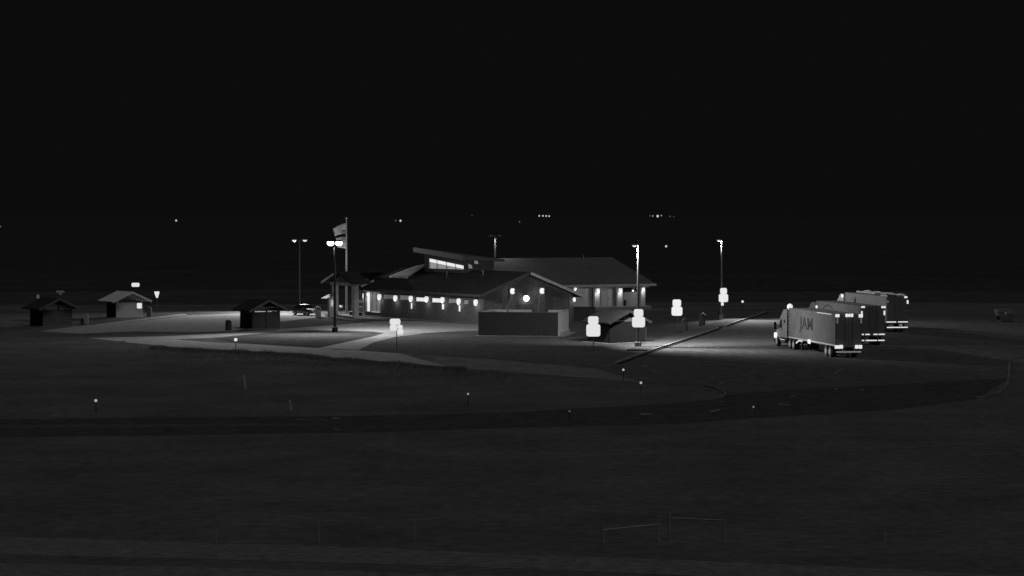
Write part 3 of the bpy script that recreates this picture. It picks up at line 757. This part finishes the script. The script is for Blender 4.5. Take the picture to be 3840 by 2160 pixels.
pole(2706, 1197, "lamp pole beside the farthest sign at the end of the sidewalk", (-1,), M_pole, 10.3, POLE_W * 2.3, 0.22, reach=0.05, aims=(Vector((46, 284, 0)),), cone=136)
pole(1857, 1161, "double armed lamp pole rising behind the building roof", (-1, 1), M_pole, 10.6, POLE_W * 0.06, 0.07, reach=0.3, cone=150)

# ------------------------------------------------------------------ flagpole and flags
fb = at(1300, 1175)
FD = fb.y
t = thing("flagpole", "tall pale flagpole rising behind the entrance portico", "flagpole", (fb.x, fb.y, 0))
FH = zz(822, FD)
MB().lathe([(0.17, 0), (0.15, 4), (0.12, 8), (0.08, FH)], n=12).build("pole", M_wallp, t, smooth=True)
MB().lathe([(0.02, FH + 0.002), (0.15, FH + 0.1), (0.15, FH + 0.2), (0.02, FH + 0.32)], n=12).build("ball", M_wallp, t, smooth=True)
def flag(name, label, top, bot, width, droop, m, canton):
    o = thing(name, label, "flag", (fb.x, fb.y, 0), 0, "flags on the pole")
    nx, nz = 14, 10
    mb = MB(); vs = []
    for i in range(nx + 1):
        u = i / nx
        for j in range(nz + 1):
            v = j / nz
            x = -0.1 - u * width * (1 - 0.12 * v)
            z = top - v * (top - bot) * (1 - 0.25 * u) - droop * u ** 1.3
            y = 0.22 * math.sin(u * 7 + v * 1.5) * u
            vs.append((x, y, z))
    fs = []; fc = []
    for i in range(nx):
        for j in range(nz):
            f = (i * (nz + 1) + j, (i + 1) * (nz + 1) + j, (i + 1) * (nz + 1) + j + 1, i * (nz + 1) + j + 1)
            (fc if canton and canton(i / nx, j / nz) else fs).append(f)
    MB().add(vs, fs).build("cloth", m, o, smooth=True)
    if fc: MB().add(vs, fc).build("dark_field", M_flagd, o, smooth=True)
    for f in o.children:
        md = f.modifiers.new("thickness", 'SOLIDIFY'); md.thickness = 0.02
    return o
flag("flag", "larger upper flag hanging left from the pole top", zz(836, FD), zz(875, FD), 1.75, 0.75, M_cloth, lambda u, v: v > 0.55 and u < 0.35)
flag("flag", "smaller lower flag hanging below the lamp glare", zz(886, FD), zz(932, FD), 1.35, 0.25, M_cloth, lambda u, v: u < 0.3 and v < 0.4)

# ------------------------------------------------------------------ bright reflective signs; their reflected light is put in as glow
def rrect(w, h, r, n=5):
    pts = []
    for cx, cz, a0 in ((w / 2 - r, -h / 2 + r, -PI / 2), (w / 2 - r, h / 2 - r, 0), (-w / 2 + r, h / 2 - r, PI / 2), (-w / 2 + r, -h / 2 + r, PI)):
        for i in range(n): pts.append((cx + r * math.cos(a0 + PI / 2 * i / (n - 1)), cz + r * math.sin(a0 + PI / 2 * i / (n - 1))))
    return pts
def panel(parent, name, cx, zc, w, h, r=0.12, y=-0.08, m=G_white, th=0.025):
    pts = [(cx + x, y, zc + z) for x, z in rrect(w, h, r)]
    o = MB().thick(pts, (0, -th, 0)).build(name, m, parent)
    MB().thick([(x, y + 0.001 + 0.012, z) for x, y_, z in pts], (0, -0.012, 0)).build("backing", M_signbk, o)
    return o
def sign(px, base, panels, label, group=None, m=G_white, post=True, off=0.0):
    p = at(px, base); D = p.y
    t = thing("road_sign", label, "sign", (p.x, p.y - off, 0), 0, group)
    top = max(zz(q[2], D) for q in panels)
    if post: MB().box((0, 0, top / 2), (0.075, 0.06, top)).build("post", M_steel, t)
    for (x0, x1, y0, y1, r) in panels:
        s = D / F_PX
        panel(t, "panel", ((x0 + x1) / 2 - px) * s, (zz(y0, D) + zz(y1, D)) / 2, (x1 - x0) * s, (y1 - y0) * s, r, m=m)
    return t
SG = "tall bright reflective signs along the sidewalk"
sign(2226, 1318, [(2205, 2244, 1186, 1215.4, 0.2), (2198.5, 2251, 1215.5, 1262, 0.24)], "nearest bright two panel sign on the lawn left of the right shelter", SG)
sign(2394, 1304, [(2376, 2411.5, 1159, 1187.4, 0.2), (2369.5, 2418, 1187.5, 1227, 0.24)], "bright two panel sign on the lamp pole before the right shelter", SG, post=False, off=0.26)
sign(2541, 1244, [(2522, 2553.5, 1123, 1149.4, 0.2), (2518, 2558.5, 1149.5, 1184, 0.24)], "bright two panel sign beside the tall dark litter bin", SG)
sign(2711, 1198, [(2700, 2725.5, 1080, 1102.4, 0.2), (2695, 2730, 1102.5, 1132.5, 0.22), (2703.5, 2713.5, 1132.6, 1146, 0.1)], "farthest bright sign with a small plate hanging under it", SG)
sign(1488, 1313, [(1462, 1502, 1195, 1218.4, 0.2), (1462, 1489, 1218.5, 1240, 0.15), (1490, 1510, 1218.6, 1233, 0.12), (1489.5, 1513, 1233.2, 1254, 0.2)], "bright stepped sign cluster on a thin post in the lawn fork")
p = at(522, 1196)
t = thing("road_sign", "small square bright sign at the corner of the lit shelter", "sign", (p.x, p.y - 0.5, 0))
D = p.y
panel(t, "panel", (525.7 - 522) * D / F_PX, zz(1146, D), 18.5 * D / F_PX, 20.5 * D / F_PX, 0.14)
MB().box((0.1, 0, 1.1), (0.06, 0.05, 2.2)).build("post", M_steel, t)
sign(509, 1166, [(494, 524, 1060.5, 1075.5, 0.2)], "wide bright sign high behind the lit shelter roof")
p = at(589, 1176); D = p.y; s = D / F_PX
t = thing("road_sign", "bright downward triangle sign right of the lit shelter", "sign", (p.x, p.y, 0))
MB().box((0, 0, 1.2), (0.07, 0.06, 2.4)).build("post", M_steel, t)
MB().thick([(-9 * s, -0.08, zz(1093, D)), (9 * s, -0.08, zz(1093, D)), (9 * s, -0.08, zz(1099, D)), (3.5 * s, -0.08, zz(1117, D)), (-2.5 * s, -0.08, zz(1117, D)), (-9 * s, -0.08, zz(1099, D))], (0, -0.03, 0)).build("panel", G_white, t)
sign(143, 1180, [(138, 148.5, 1105, 1119, 0.12)], "small dim sign above the far left shelter roof", m=G_faint)
sign(227, 1176, [(212, 242, 1090, 1098, 0.08), (222, 232, 1098.2, 1106, 0.08)], "dim tee shaped sign behind the far left shelter", m=mat("dull_sign_face", 0.5))

# ------------------------------------------------------------------ reflector posts; the light they return is put in as glow
def delineator(px, py, D, label, dia, m=G_dot, ph=None):
    z = zz(py, D); x = pix(px, D)
    t = thing("reflector_post", label, "reflector post", (x, D, 0), 0, "reflector posts along the ramp and lanes")
    MB().box((0, 0, z / 2), (0.07, 0.05, z)).build("post", M_steel, t)
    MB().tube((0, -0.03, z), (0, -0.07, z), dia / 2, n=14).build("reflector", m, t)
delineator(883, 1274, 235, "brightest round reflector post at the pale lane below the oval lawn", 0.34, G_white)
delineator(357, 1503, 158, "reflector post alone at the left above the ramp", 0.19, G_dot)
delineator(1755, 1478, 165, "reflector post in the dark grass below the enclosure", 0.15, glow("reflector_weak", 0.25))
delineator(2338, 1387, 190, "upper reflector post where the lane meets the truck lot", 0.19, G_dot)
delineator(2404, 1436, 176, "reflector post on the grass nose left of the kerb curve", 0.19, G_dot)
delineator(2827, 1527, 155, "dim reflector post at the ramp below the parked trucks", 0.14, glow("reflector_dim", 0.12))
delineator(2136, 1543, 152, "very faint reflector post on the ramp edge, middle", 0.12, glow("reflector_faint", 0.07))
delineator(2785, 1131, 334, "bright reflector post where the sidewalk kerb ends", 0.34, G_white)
def leaner(px, y0, y1, label, w):
    p = at(px, y1); hgt = (y1 - y0) * p.y / F_PX
    t = thing("marker_post", label, "marker post", (p.x, p.y, 0), 0.2)
    MB().bar((0, 0, 0), (-0.12, 0, hgt), 0.05, w).build("post", M_marker, t)
    MB().bar((-0.12 - 0.0, -0.04, hgt * 0.82), (-0.13, -0.04, hgt * 0.96), 0.015, w * 0.85).build("sticker", M_wallp, t)
leaner(921, 1406, 1458, "pale leaning marker post in the dark grass, taller one", 0.17)
leaner(1093, 1500, 1539, "short pale marker post just above the ramp", 0.14)

# ------------------------------------------------------------------ wire fence at the front
fposts = [(810, 1985, 2042), (1196, 1970, 2038), (1553, 1958, 2034), (2262, 1975, 2040), (2470, 1946, 2032), (2511, 1936, 2026), (2717, 1948, 2034), (3317, 1995, 2048), (3664, 1972, 2050)]
fn = thing("wire_fence", "low wire fence of wooden posts crossing the dark foreground", "fence", at(1920, 2036))
fo = Vector(fn.location)
tops = []
for (px, y0, y1) in fposts:
    p = at(px, y1) - fo; hgt = (y1 - y0) * (p.y + fo.y) / F_PX + 0.15
    r = 0.04 if px in (2470, 2511, 2717, 2262) else 0.03
    MB().tube((p.x, p.y, 0), (p.x + random.uniform(-.03, .03), p.y, hgt), r, r * 0.9, 8).build("post", M_post, fn)
    tops.append((p, hgt))
for (a, b, f) in ((3, 4, 0.55), (5, 6, 0.72)):
    pa, ha = tops[a]; pb, hb = tops[b]
    MB().tube((pa.x, pa.y, ha * f + 0.1), (pb.x, pb.y, hb * f + 0.12), 0.035, 0.03, 8).build("brace_rail", M_post, fn)
for f in (0.3, 0.6, 0.9):
    for i in range(len(tops) - 1):
        pa, ha = tops[i]; pb, hb = tops[i + 1]
        MB().tube((pa.x, pa.y - 0.06, ha * f), (pb.x, pb.y - 0.06, hb * f), 0.004, n=4).build("wire", M_steel, fn)

# ------------------------------------------------------------------ parked car
def make_car(loc, rz, label):
    t = thing("parked_car", label, "car", loc, rz)
    # stations along y (front at -y): (y, half width, z sill, z belt)
    st = [(-2.25, 0.72, 0.38, 0.62), (-2.05, 0.84, 0.26, 0.74), (-1.3, 0.90, 0.22, 0.86), (-0.6, 0.91, 0.22, 0.93), (0.5, 0.91, 0.22, 0.95), (1.5, 0.90, 0.22, 0.98), (2.05, 0.84, 0.28, 0.95), (2.25, 0.72, 0.42, 0.8)]
    vs, fs = [], []
    for y, w, z0, z1 in st:
        vs += [(-w * .92, y, z0), (-w, y, (z0 + z1) / 2), (-w * .9, y, z1), (w * .9, y, z1), (w, y, (z0 + z1) / 2), (w * .92, y, z0)]
    for i in range(len(st) - 1):
        for j in range(6): fs.append((i * 6 + j, i * 6 + (j + 1) % 6, (i + 1) * 6 + (j + 1) % 6, (i + 1) * 6 + j))
    fs += [tuple(range(5, -1, -1)), tuple(len(vs) - 6 + i for i in range(6))]
    MB().add(vs, fs).build("body", M_car, t, smooth=True)
    gs = [(-0.75, 0.80, 0.94), (-0.05, 0.66, 1.40), (0.95, 0.66, 1.42), (1.75, 0.78, 0.97)]
    vs, fs = [], []
    for (y, w, z) in gs: vs += [(-w, y, z), (w, y, z)]
    vs2 = [(-0.82, gs[0][0], 0.92), (0.82, gs[0][0], 0.92), (0.82, gs[3][0], 0.94), (-0.82, gs[3][0], 0.94)]
    vs = vs + vs2
    fs = [(0, 1, 3, 2), (2, 3, 5, 4), (4, 5, 7, 6), (0, 2, 4, 6, 11, 8), (1, 3, 5, 7, 10, 9)]
    MB().add(vs, fs).build("greenhouse", M_glassd, t)
    MB().thick([(-.62, -0.02, 1.405), (.62, -0.02, 1.405), (.62, .92, 1.425), (-.62, .92, 1.425)], (0, 0, 0.03)).build("roof", M_car, t)
    for sx in (-1, 1):
        for y in (-1.4, 1.4):
            wv = MB().tube((sx * 0.70, y, 0.32), (sx * 0.915, y, 0.32), 0.32, n=18).build("wheel", M_tyre, t)
            MB().tube((sx * 0.9155, y, 0.32), (sx * 0.93, y, 0.32), 0.2, n=14).build("rim", M_rim, wv)
        MB().box((sx * 0.58, -2.22, 0.66), (0.36, 0.12, 0.16)).build("headlight", M_chrome, t, bevel=0.03)
        MB().box((sx * 0.6, 2.22, 0.78), (0.34, 0.08, 0.14)).build("tail_light", M_print, t)
        MB().box((sx * 1.0, -0.55, 1.0), (0.16, 0.1, 0.12)).build("mirror", M_car, t, bevel=0.02)
    MB().box((0, -2.27, 0.42), (1.2, 0.06, 0.18)).build("bumper", M_chrome, t, bevel=0.02)
    return t
p = at(1146, 1183)
make_car((p.x, p.y + 1.0, 0.012), 0.75, "dark glossy car parked behind the pale domed bin")

# ------------------------------------------------------------------ semi trucks (local y forward, rear doors at y=0)
def text_mesh(body, height, name, m, parent, loc, width_scale=1.0):
    cu = bpy.data.curves.new(name, 'FONT')
    cu.body = body; cu.size = height / 0.73; cu.extrude = 0.004; cu.offset = 0.02; cu.resolution_u = 3
    ob = bpy.data.objects.new(name, cu); COL.objects.link(ob)
    dg = bpy.context.evaluated_depsgraph_get()
    me = bpy.data.meshes.new_from_object(ob.evaluated_get(dg))
    bpy.data.objects.remove(ob)
    # lay the word on the left side: reading direction -y, up z
    mx = Matrix(((0, 0, -1, 0), (-width_scale, 0, 0, 0), (0, 1, 0, 0), (0, 0, 0, 1)))
    me.transform(mx)
    me.materials.clear(); me.materials.append(m)
    o = bpy.data.objects.new(name, me); COL.objects.link(o); o.parent = parent; o.location = loc
    return o
def wheel_pair(t, y, x0=0.72, x1=1.27, r=0.5):
    for sx in (-1, 1):
        w = MB().tube((sx * x0, y, r), (sx * x1, y, r), r, n=20).build("wheel", M_tyre, t)
        MB().tube((sx * (x1 + 0.001), y, r), (sx * (x1 + 0.02), y, r), r * 0.55, n=14).build("rim", M_rim, w)
def semi(loc, rz, label, lights, tapes=(), top=4.1, cab=True, hard=False, length=16.0):
    t = thing("semi_truck", label, "truck", loc, rz, "semi trucks parked side by side")
    W = 1.3
    bx = MB().span((-W, 0.06, 1.12), (W, length, top)).build("trailer_box", M_white, t)
    MB().span((-W - 0.012, 0.1, 1.1), (-W + 0.05, length, 1.24)).build("bottom_rail", M_rim, bx)
    MB().span((-W - 0.012, 0.1, top - 0.1), (-W + 0.05, length, top + 0.01)).build("top_rail", M_white, bx)
    MB().span((-W - 0.015, length - 0.12, 1.245), (-W + 0.05, length + 0.01, top - 0.103)).build("corner_post", M_white, bx)
    for sx in (-1, 1):
        d = MB().span((min(sx * 0.015, sx * 1.22), 0.0, 1.2), (max(sx * 0.015, sx * 1.22), 0.055, top - 0.16)).build("rear_door", M_doorp if not hard else M_doord, t)
        MB().tube((sx * 0.35, -0.03, 1.25), (sx * 0.35, -0.03, top - 0.2), 0.02, n=6).build("lock_rod", M_doord, d)
        for z in (1.6, 2.5, 3.4): MB().span((sx * 1.22 - 0.06, -0.02, z), (sx * 1.22 + 0.06, -0.003, z + 0.1)).build("hinge", M_rim, d)
    MB().span((-W, 0.0, 1.0), (W, 0.1, 1.197)).span((-W, 0.0, top - 0.157), (W, 0.07, top + 0.012)).build("rear_frame", M_doorp if not hard else M_doord, t)
    bp = MB().span((-1.2, -0.02, 0.5), (1.2, 0.08, 0.62)).span((-0.62, 0.0, 0.623), (-0.5, 0.06, 0.998)).span((0.5, 0.0, 0.623), (0.62, 0.06, 0.998)).build("bumper", M_rim, t)
    for sx in (-1, 1): MB().span((sx * 0.95 - 0.3, 1.15, 0.25), (sx * 0.95 + 0.3, 1.17, 1.0)).build("mud_flap", M_black, t)
    MB().span((-0.55, 0.5, 0.85), (0.55, length - 1, 1.1)).build("chassis", M_black, t)
    for y in (1.9, 3.2): wheel_pair(t, y)
    for sx in (-1, 1): MB().bar((sx * 0.8, length - 3.2, 0.12), (sx * 0.8, length - 3.2, 1.1), 0.14).build("landing_leg", M_black, t)
    # tractor
    y0 = length + 0.85
    for y in (length - 1.6, length - 0.3): wheel_pair(t, y)
    MB().span((-0.5, length - 2.2, 0.6), (0.5, y0 + 5.4, 0.95)).build("tractor_frame", M_black, t)
    pr = [(y0, 1.0), (y0, 3.75), (y0 + 0.5, 3.95), (y0 + 1.5, 3.85), (y0 + 2.6, 3.1), (y0 + 3.1, 2.3), (y0 + 3.1, 1.0)]
    cb = MB().thick([(-1.22, y, z) for y, z in pr], (2.44, 0, 0)).build("cab", M_cab, t, bevel=0.06)
    MB().thick([(-1.24, y0 + 2.0, 1.95), (-1.24, y0 + 2.95, 1.95), (-1.24, y0 + 2.55, 2.75), (-1.24, y0 + 2.0, 2.85)], (0.03, 0, 0)).build("side_window", M_glassd, cb)
    MB().span((-1.24, y0 + 0.75, 2.5), (-1.215, y0 + 1.15, 2.85)).build("sleeper_window", M_glassd, cb)
    MB().bar((-1.1, y0 + 2.62, 3.0), (1.1, y0 + 2.62, 3.0), 0.06, 0.7).build("windscreen", M_glassd, cb)
    hd = [(y0 + 3.08, 0.7), (y0 + 3.08, 1.95), (y0 + 4.6, 1.7), (y0 + 5.0, 1.3), (y0 + 5.05, 0.55)]
    MB().thick([(-1.05, y, z) for y, z in hd], (2.1, 0, 0)).build("hood", M_cab, t, bevel=0.08)
    MB().span((-1.2, y0 + 4.95, 0.35), (1.2, y0 + 5.2, 0.75)).build("front_bumper", M_chrome, t, bevel=0.04)
    wheel_pair(t, y0 + 4.0, 0.85, 1.2)
    for sx in (-1, 1):
        MB().tube((sx * 1.0, y0 + 0.6, 0.75), (sx * 1.0, y0 + 2.4, 0.75), 0.3, n=16).build("fuel_tank", M_chrome if not hard else M_chrome, t, smooth=True)
        MB().bar((sx * 1.22, y0 + 3.0, 2.2), (sx * 1.55, y0 + 3.05, 2.2), 0.05).build("mirror_arm", M_black, t)
        MB().box((sx * 1.62, y0 + 3.05, 2.15), (0.26, 0.12, 0.75)).build("mirror", M_black, t, bevel=0.03)
    for (x, y, z, sx_, sz, g_) in lights:
        MB().box((x, y, z), (sx_ if abs(x) < W - 0.01 or y < 0.05 else 0.05, 0.05 if y < 0.05 else sx_, sz)).build("marker_light", g_, t, bevel=min(sx_, sz) * 0.3 if min(sx_, sz) > 0.06 else 0)
    for (xa, xb, z, g_) in tapes:
        MB().span((xa, -0.055, z - 0.06), (xb, -0.032, z + 0.06)).build("reflective_strip", g_, t)
    return t
HD = math.atan2(0.158, 0.987)
def rear_at(px, D): return (pix(px, D), D, 0.012)
T = 4.1
lt1 = [(-1.12, -0.04, 3.98, 0.34, 0.24, G_white), (-0.22, -0.04, 4.0, 0.2, 0.26, G_white), (0.04, -0.04, 4.0, 0.18, 0.24, G_white), (0.30, -0.04, 4.0, 0.2, 0.26, G_white), (1.16, -0.04, 3.95, 0.34, 0.26, G_white),
       (-1.12, -0.04, 3.5, 0.12, 0.45, G_dim), (1.2, -0.04, 3.5, 0.12, 0.45, G_dim),
       (-1.1, -0.04, 1.03, 0.45, 0.26, G_white), (-0.72, -0.04, 1.05, 0.26, 0.28, G_white), (0.78, -0.04, 1.03, 0.28, 0.28, G_white), (1.14, -0.04, 1.03, 0.28, 0.28, G_white),
       (-1.33, 8.6, 1.1, 0.75, 0.34, G_lamp), (-1.3, 4.6, 1.14, 0.35, 0.1, G_dim), (-1.3, 12.2, 1.2, 0.2, 0.08, G_dim)]
lt1 = [(x, y, z, a * 1.2, b * 1.2, g) for x, y, z, a, b, g in lt1]
T1 = semi(rear_at(3184, 220.5), HD, "nearest semi truck, pale trailer lettered JAM and bright tail lights", lt1, [(-1.2, 1.2, 0.56, G_tapem)])
text_mesh("JAM", 1.2, "lettering", M_print, T1, (-1.318, 11.9, 2.25), 1.62)
MB().lathe([(0.12, -0.3), (0.27, -0.15), (0.3, 0), (0.27, 0.15), (0.1, 0.3)], (-1.15, 16.1, 4.22), 12).build("marker_light", G_lamp, T1, smooth=True)
light('POINT', (-1.75, 16.2, 4.3), 3, T1, 0.1)
light('POINT', (-1.9, 8.6, 1.15), 2.5, T1, 0.1)
light('POINT', (-0.9, -0.6, 1.05), 1.2, T1, 0.1); light('POINT', (0.95, -0.6, 1.05), 1.2, T1, 0.1)
light('POINT', (0, -0.5, 4.15), 1.5, T1, 0.1)
MB().span((-1.325, 1.2, 4.0), (-1.313, 6.0, 4.1)).build("lit_rail_strip", glow("rail_glint", 0.16), T1)  # light on the top rail put in as a glowing strip
MB().box((-1.2, 21.2, 1.1), (0.14, 0.9, 0.58)).build("side_lamp", G_white, T1, bevel=0.06)
MB().bar((-1.32, 13.2, 0.72), (-1.32, 12.2, 1.0), 0.05, 0.16).bar((-1.32, 12.2, 1.0), (-1.32, 10.9, 1.02), 0.05, 0.14).build("arch_trim_glint", G_mid, T1)  # glint on the chrome arch put in as glowing bars
lt2 = [(-1.08, -0.04, 4.02, 0.40, 0.18, G_white), (1.1, -0.04, 4.0, 0.46, 0.2, G_white), (-1.2, -0.04, 3.4, 0.16, 0.42, G_white), (1.2, -0.04, 3.4, 0.17, 0.46, G_white), (-1.33, 15.8, 3.4, 0.6, 0.42, G_white)]
tp2 = [(-1.28, -0.98, 1.2, G_tape), (-0.82, -0.35, 1.2, G_tape), (0.05, 0.48, 1.2, G_tape), (0.6, 1.25, 1.2, G_tape), (-1.28, -0.95, 0.58, G_tape), (-0.78, 0.42, 0.58, G_tape), (0.56, 1.22, 0.58, G_tape)]
T2 = semi(rear_at(3275, 241), HD, "middle semi truck with a curved line on its trailer side", lt2, tp2)
arc = []
for i in range(15):
    a = PI * (0.12 + 0.76 * i / 14); arc.append((-1.318, 11.6 - 2.3 * math.cos(a) * -1, 2.55 + 1.25 * math.sin(a)))
mb = MB()
for i in range(14): mb.bar(arc[i], arc[i + 1], 0.012, 0.14)
mb.build("curved_logo", M_print, T2)
lt3 = [(1.0, -0.04, 4.05, 0.38, 0.2, G_white), (1.22, -0.04, 3.5, 0.2, 0.42, G_white), (-1.15, -0.04, 3.55, 0.26, 0.16, G_dim), (-1.33, 17.0, 3.65, 0.8, 0.38, G_white)]
tp3 = [(-1.28, -0.15, 1.2, G_tape), (0.08, 1.26, 1.2, G_tape), (-1.24, 1.24, 0.58, G_tape), (0.2, 0.6, 0.85, G_tapem)]
T3 = semi(rear_at(3366, 270), HD, "farthest semi truck with a letter A on its trailer side", lt3, tp3, hard=True)
text_mesh("A", 0.95, "lettering", M_print, T3, (-1.318, 12.6, 2.75), 1.5)
tarp = MB()
for k in range(12):
    y = 0.6 + k * 1.28
    tarp.tube((1.12, y, 4.24 + 0.05 * math.sin(k * 1.9)), (1.12, y + 1.3, 4.24 + 0.05 * math.sin(k * 1.9 + 1.2)), 0.13 + 0.03 * math.sin(k * 2.7), n=8)
tarp.build("rolled_tarp", mat("canvas_tarp", 0.2, 0.9, 0.3, 2.0), T3)
MB().tube((-0.2, 7.6, 4.2), (0.1, 15.6, 4.22), 0.1, 0.12, 8).build("rolled_tarp", mat("canvas_tarp", 0.2), T3)
MB().box((-0.55, 1.6, 4.2), (1.1, 2.6, 0.18)).build("dark_tarp_fold", M_black, T3)

# ------------------------------------------------------------------ dumpster at the right edge
p = at(3773, 1207)
t = thing("dumpster", "dark sloped metal dumpster at the right edge of the lot", "dumpster", (p.x, p.y, 0), 0.06)
MB().thick([(-0.75, 0, 0.12), (1.0, 0, 0.12), (1.0, 0, 1.5), (-1.15, 0, 1.5)], (0, 1.6, 0)).build("container", M_dump, t)
MB().span((-1.18, -0.05, 1.503), (1.03, 1.65, 1.58)).build("lid", M_dump, t)
MB().span((-1.25, 0.1, 0.35), (-1.0, 1.4, 0.75)).build("lift_pocket", M_black, t)
for x in (-0.5, 0.8): MB().span((x - 0.08, 0.1, 0.0), (x + 0.08, 1.5, 0.117)).build("skid", M_black, t)
MB().box((-0.08, -0.02, 1.1), (0.16, 0.02, 0.22)).build("sticker", G_faint, t)

# ------------------------------------------------------------------ far lights
def far_light(px, py, D, label, sz, m=G_far):
    s = D / F_PX
    base = 0.0
    x, z = pix(px, D), zz(py, D)
    if D > 3400: base = float(np.interp(D, [3400, 4000, 5000, 6500], [-0.5, 4, 9, 12]))
    base = min(base, z - 1.0)
    t = thing("distant_light", label, "light", (x, D, base), 0, "lights scattered far off in the dark")
    MB().tube((0, 0, -2), (0, 0, z - base - sz * s * 0.5), 0.12, 0.08, 6).build("mast", M_steel, t)
    r = sz * s / 2
    MB().lathe([(r * .4, -r), (r * .9, -r * .5), (r, 0), (r * .9, r * .5), (r * .4, r)], (0, 0, z - base), 10).build("bulb", m, t)
for (px, py, D, sz, m, s) in ((661, 827, 3000, 7, G_far, "lone far light high above the left shelters"),
        (1502, 828, 3100, 8, G_far, "far light right of the flag"), (1484, 827, 3100, 5, G_dim, "dim far light just left of the one near the flag"),
        (2022, 809.5, 4200, 6, G_far, "first of four far lights in a short row"), (2036, 809.5, 4200, 6, G_far, "second of four far lights in a short row"),
        (2048, 810, 4200, 6, G_far, "third of four far lights in a short row"), (2059, 810.5, 4200, 6, G_far, "fourth and last of four far lights in a short row"),
        (1948, 832, 2600, 5, G_dim, "dim low far light left of the row of four"), (2466, 810.5, 4300, 9, G_far, "brightest light of the far cluster on the right"),
        (2448, 810, 4300, 5, G_mid, "small far light left beside the brightest of the cluster"), (2438, 809.5, 4300, 5, G_dim, "leftmost dim light of the far cluster"),
        (2480, 808.5, 4300, 5, G_mid, "small far light right beside the brightest of the cluster"), (2512, 811.5, 4300, 5, G_dim, "dim light at the right of the far cluster"),
        (2526, 812, 4300, 4, G_faint, "faintest light at the right end of the far cluster"),
        (2498, 923.5, 700, 8, G_far, "single bright light between the two right lamp poles"), (2, 850, 2400, 6, G_dim, "dim far light at the left edge"), (1770, 808, 4300, 4, G_faint, "faint far light above the clerestory")):
    far_light(px, py, D, s, sz, m)
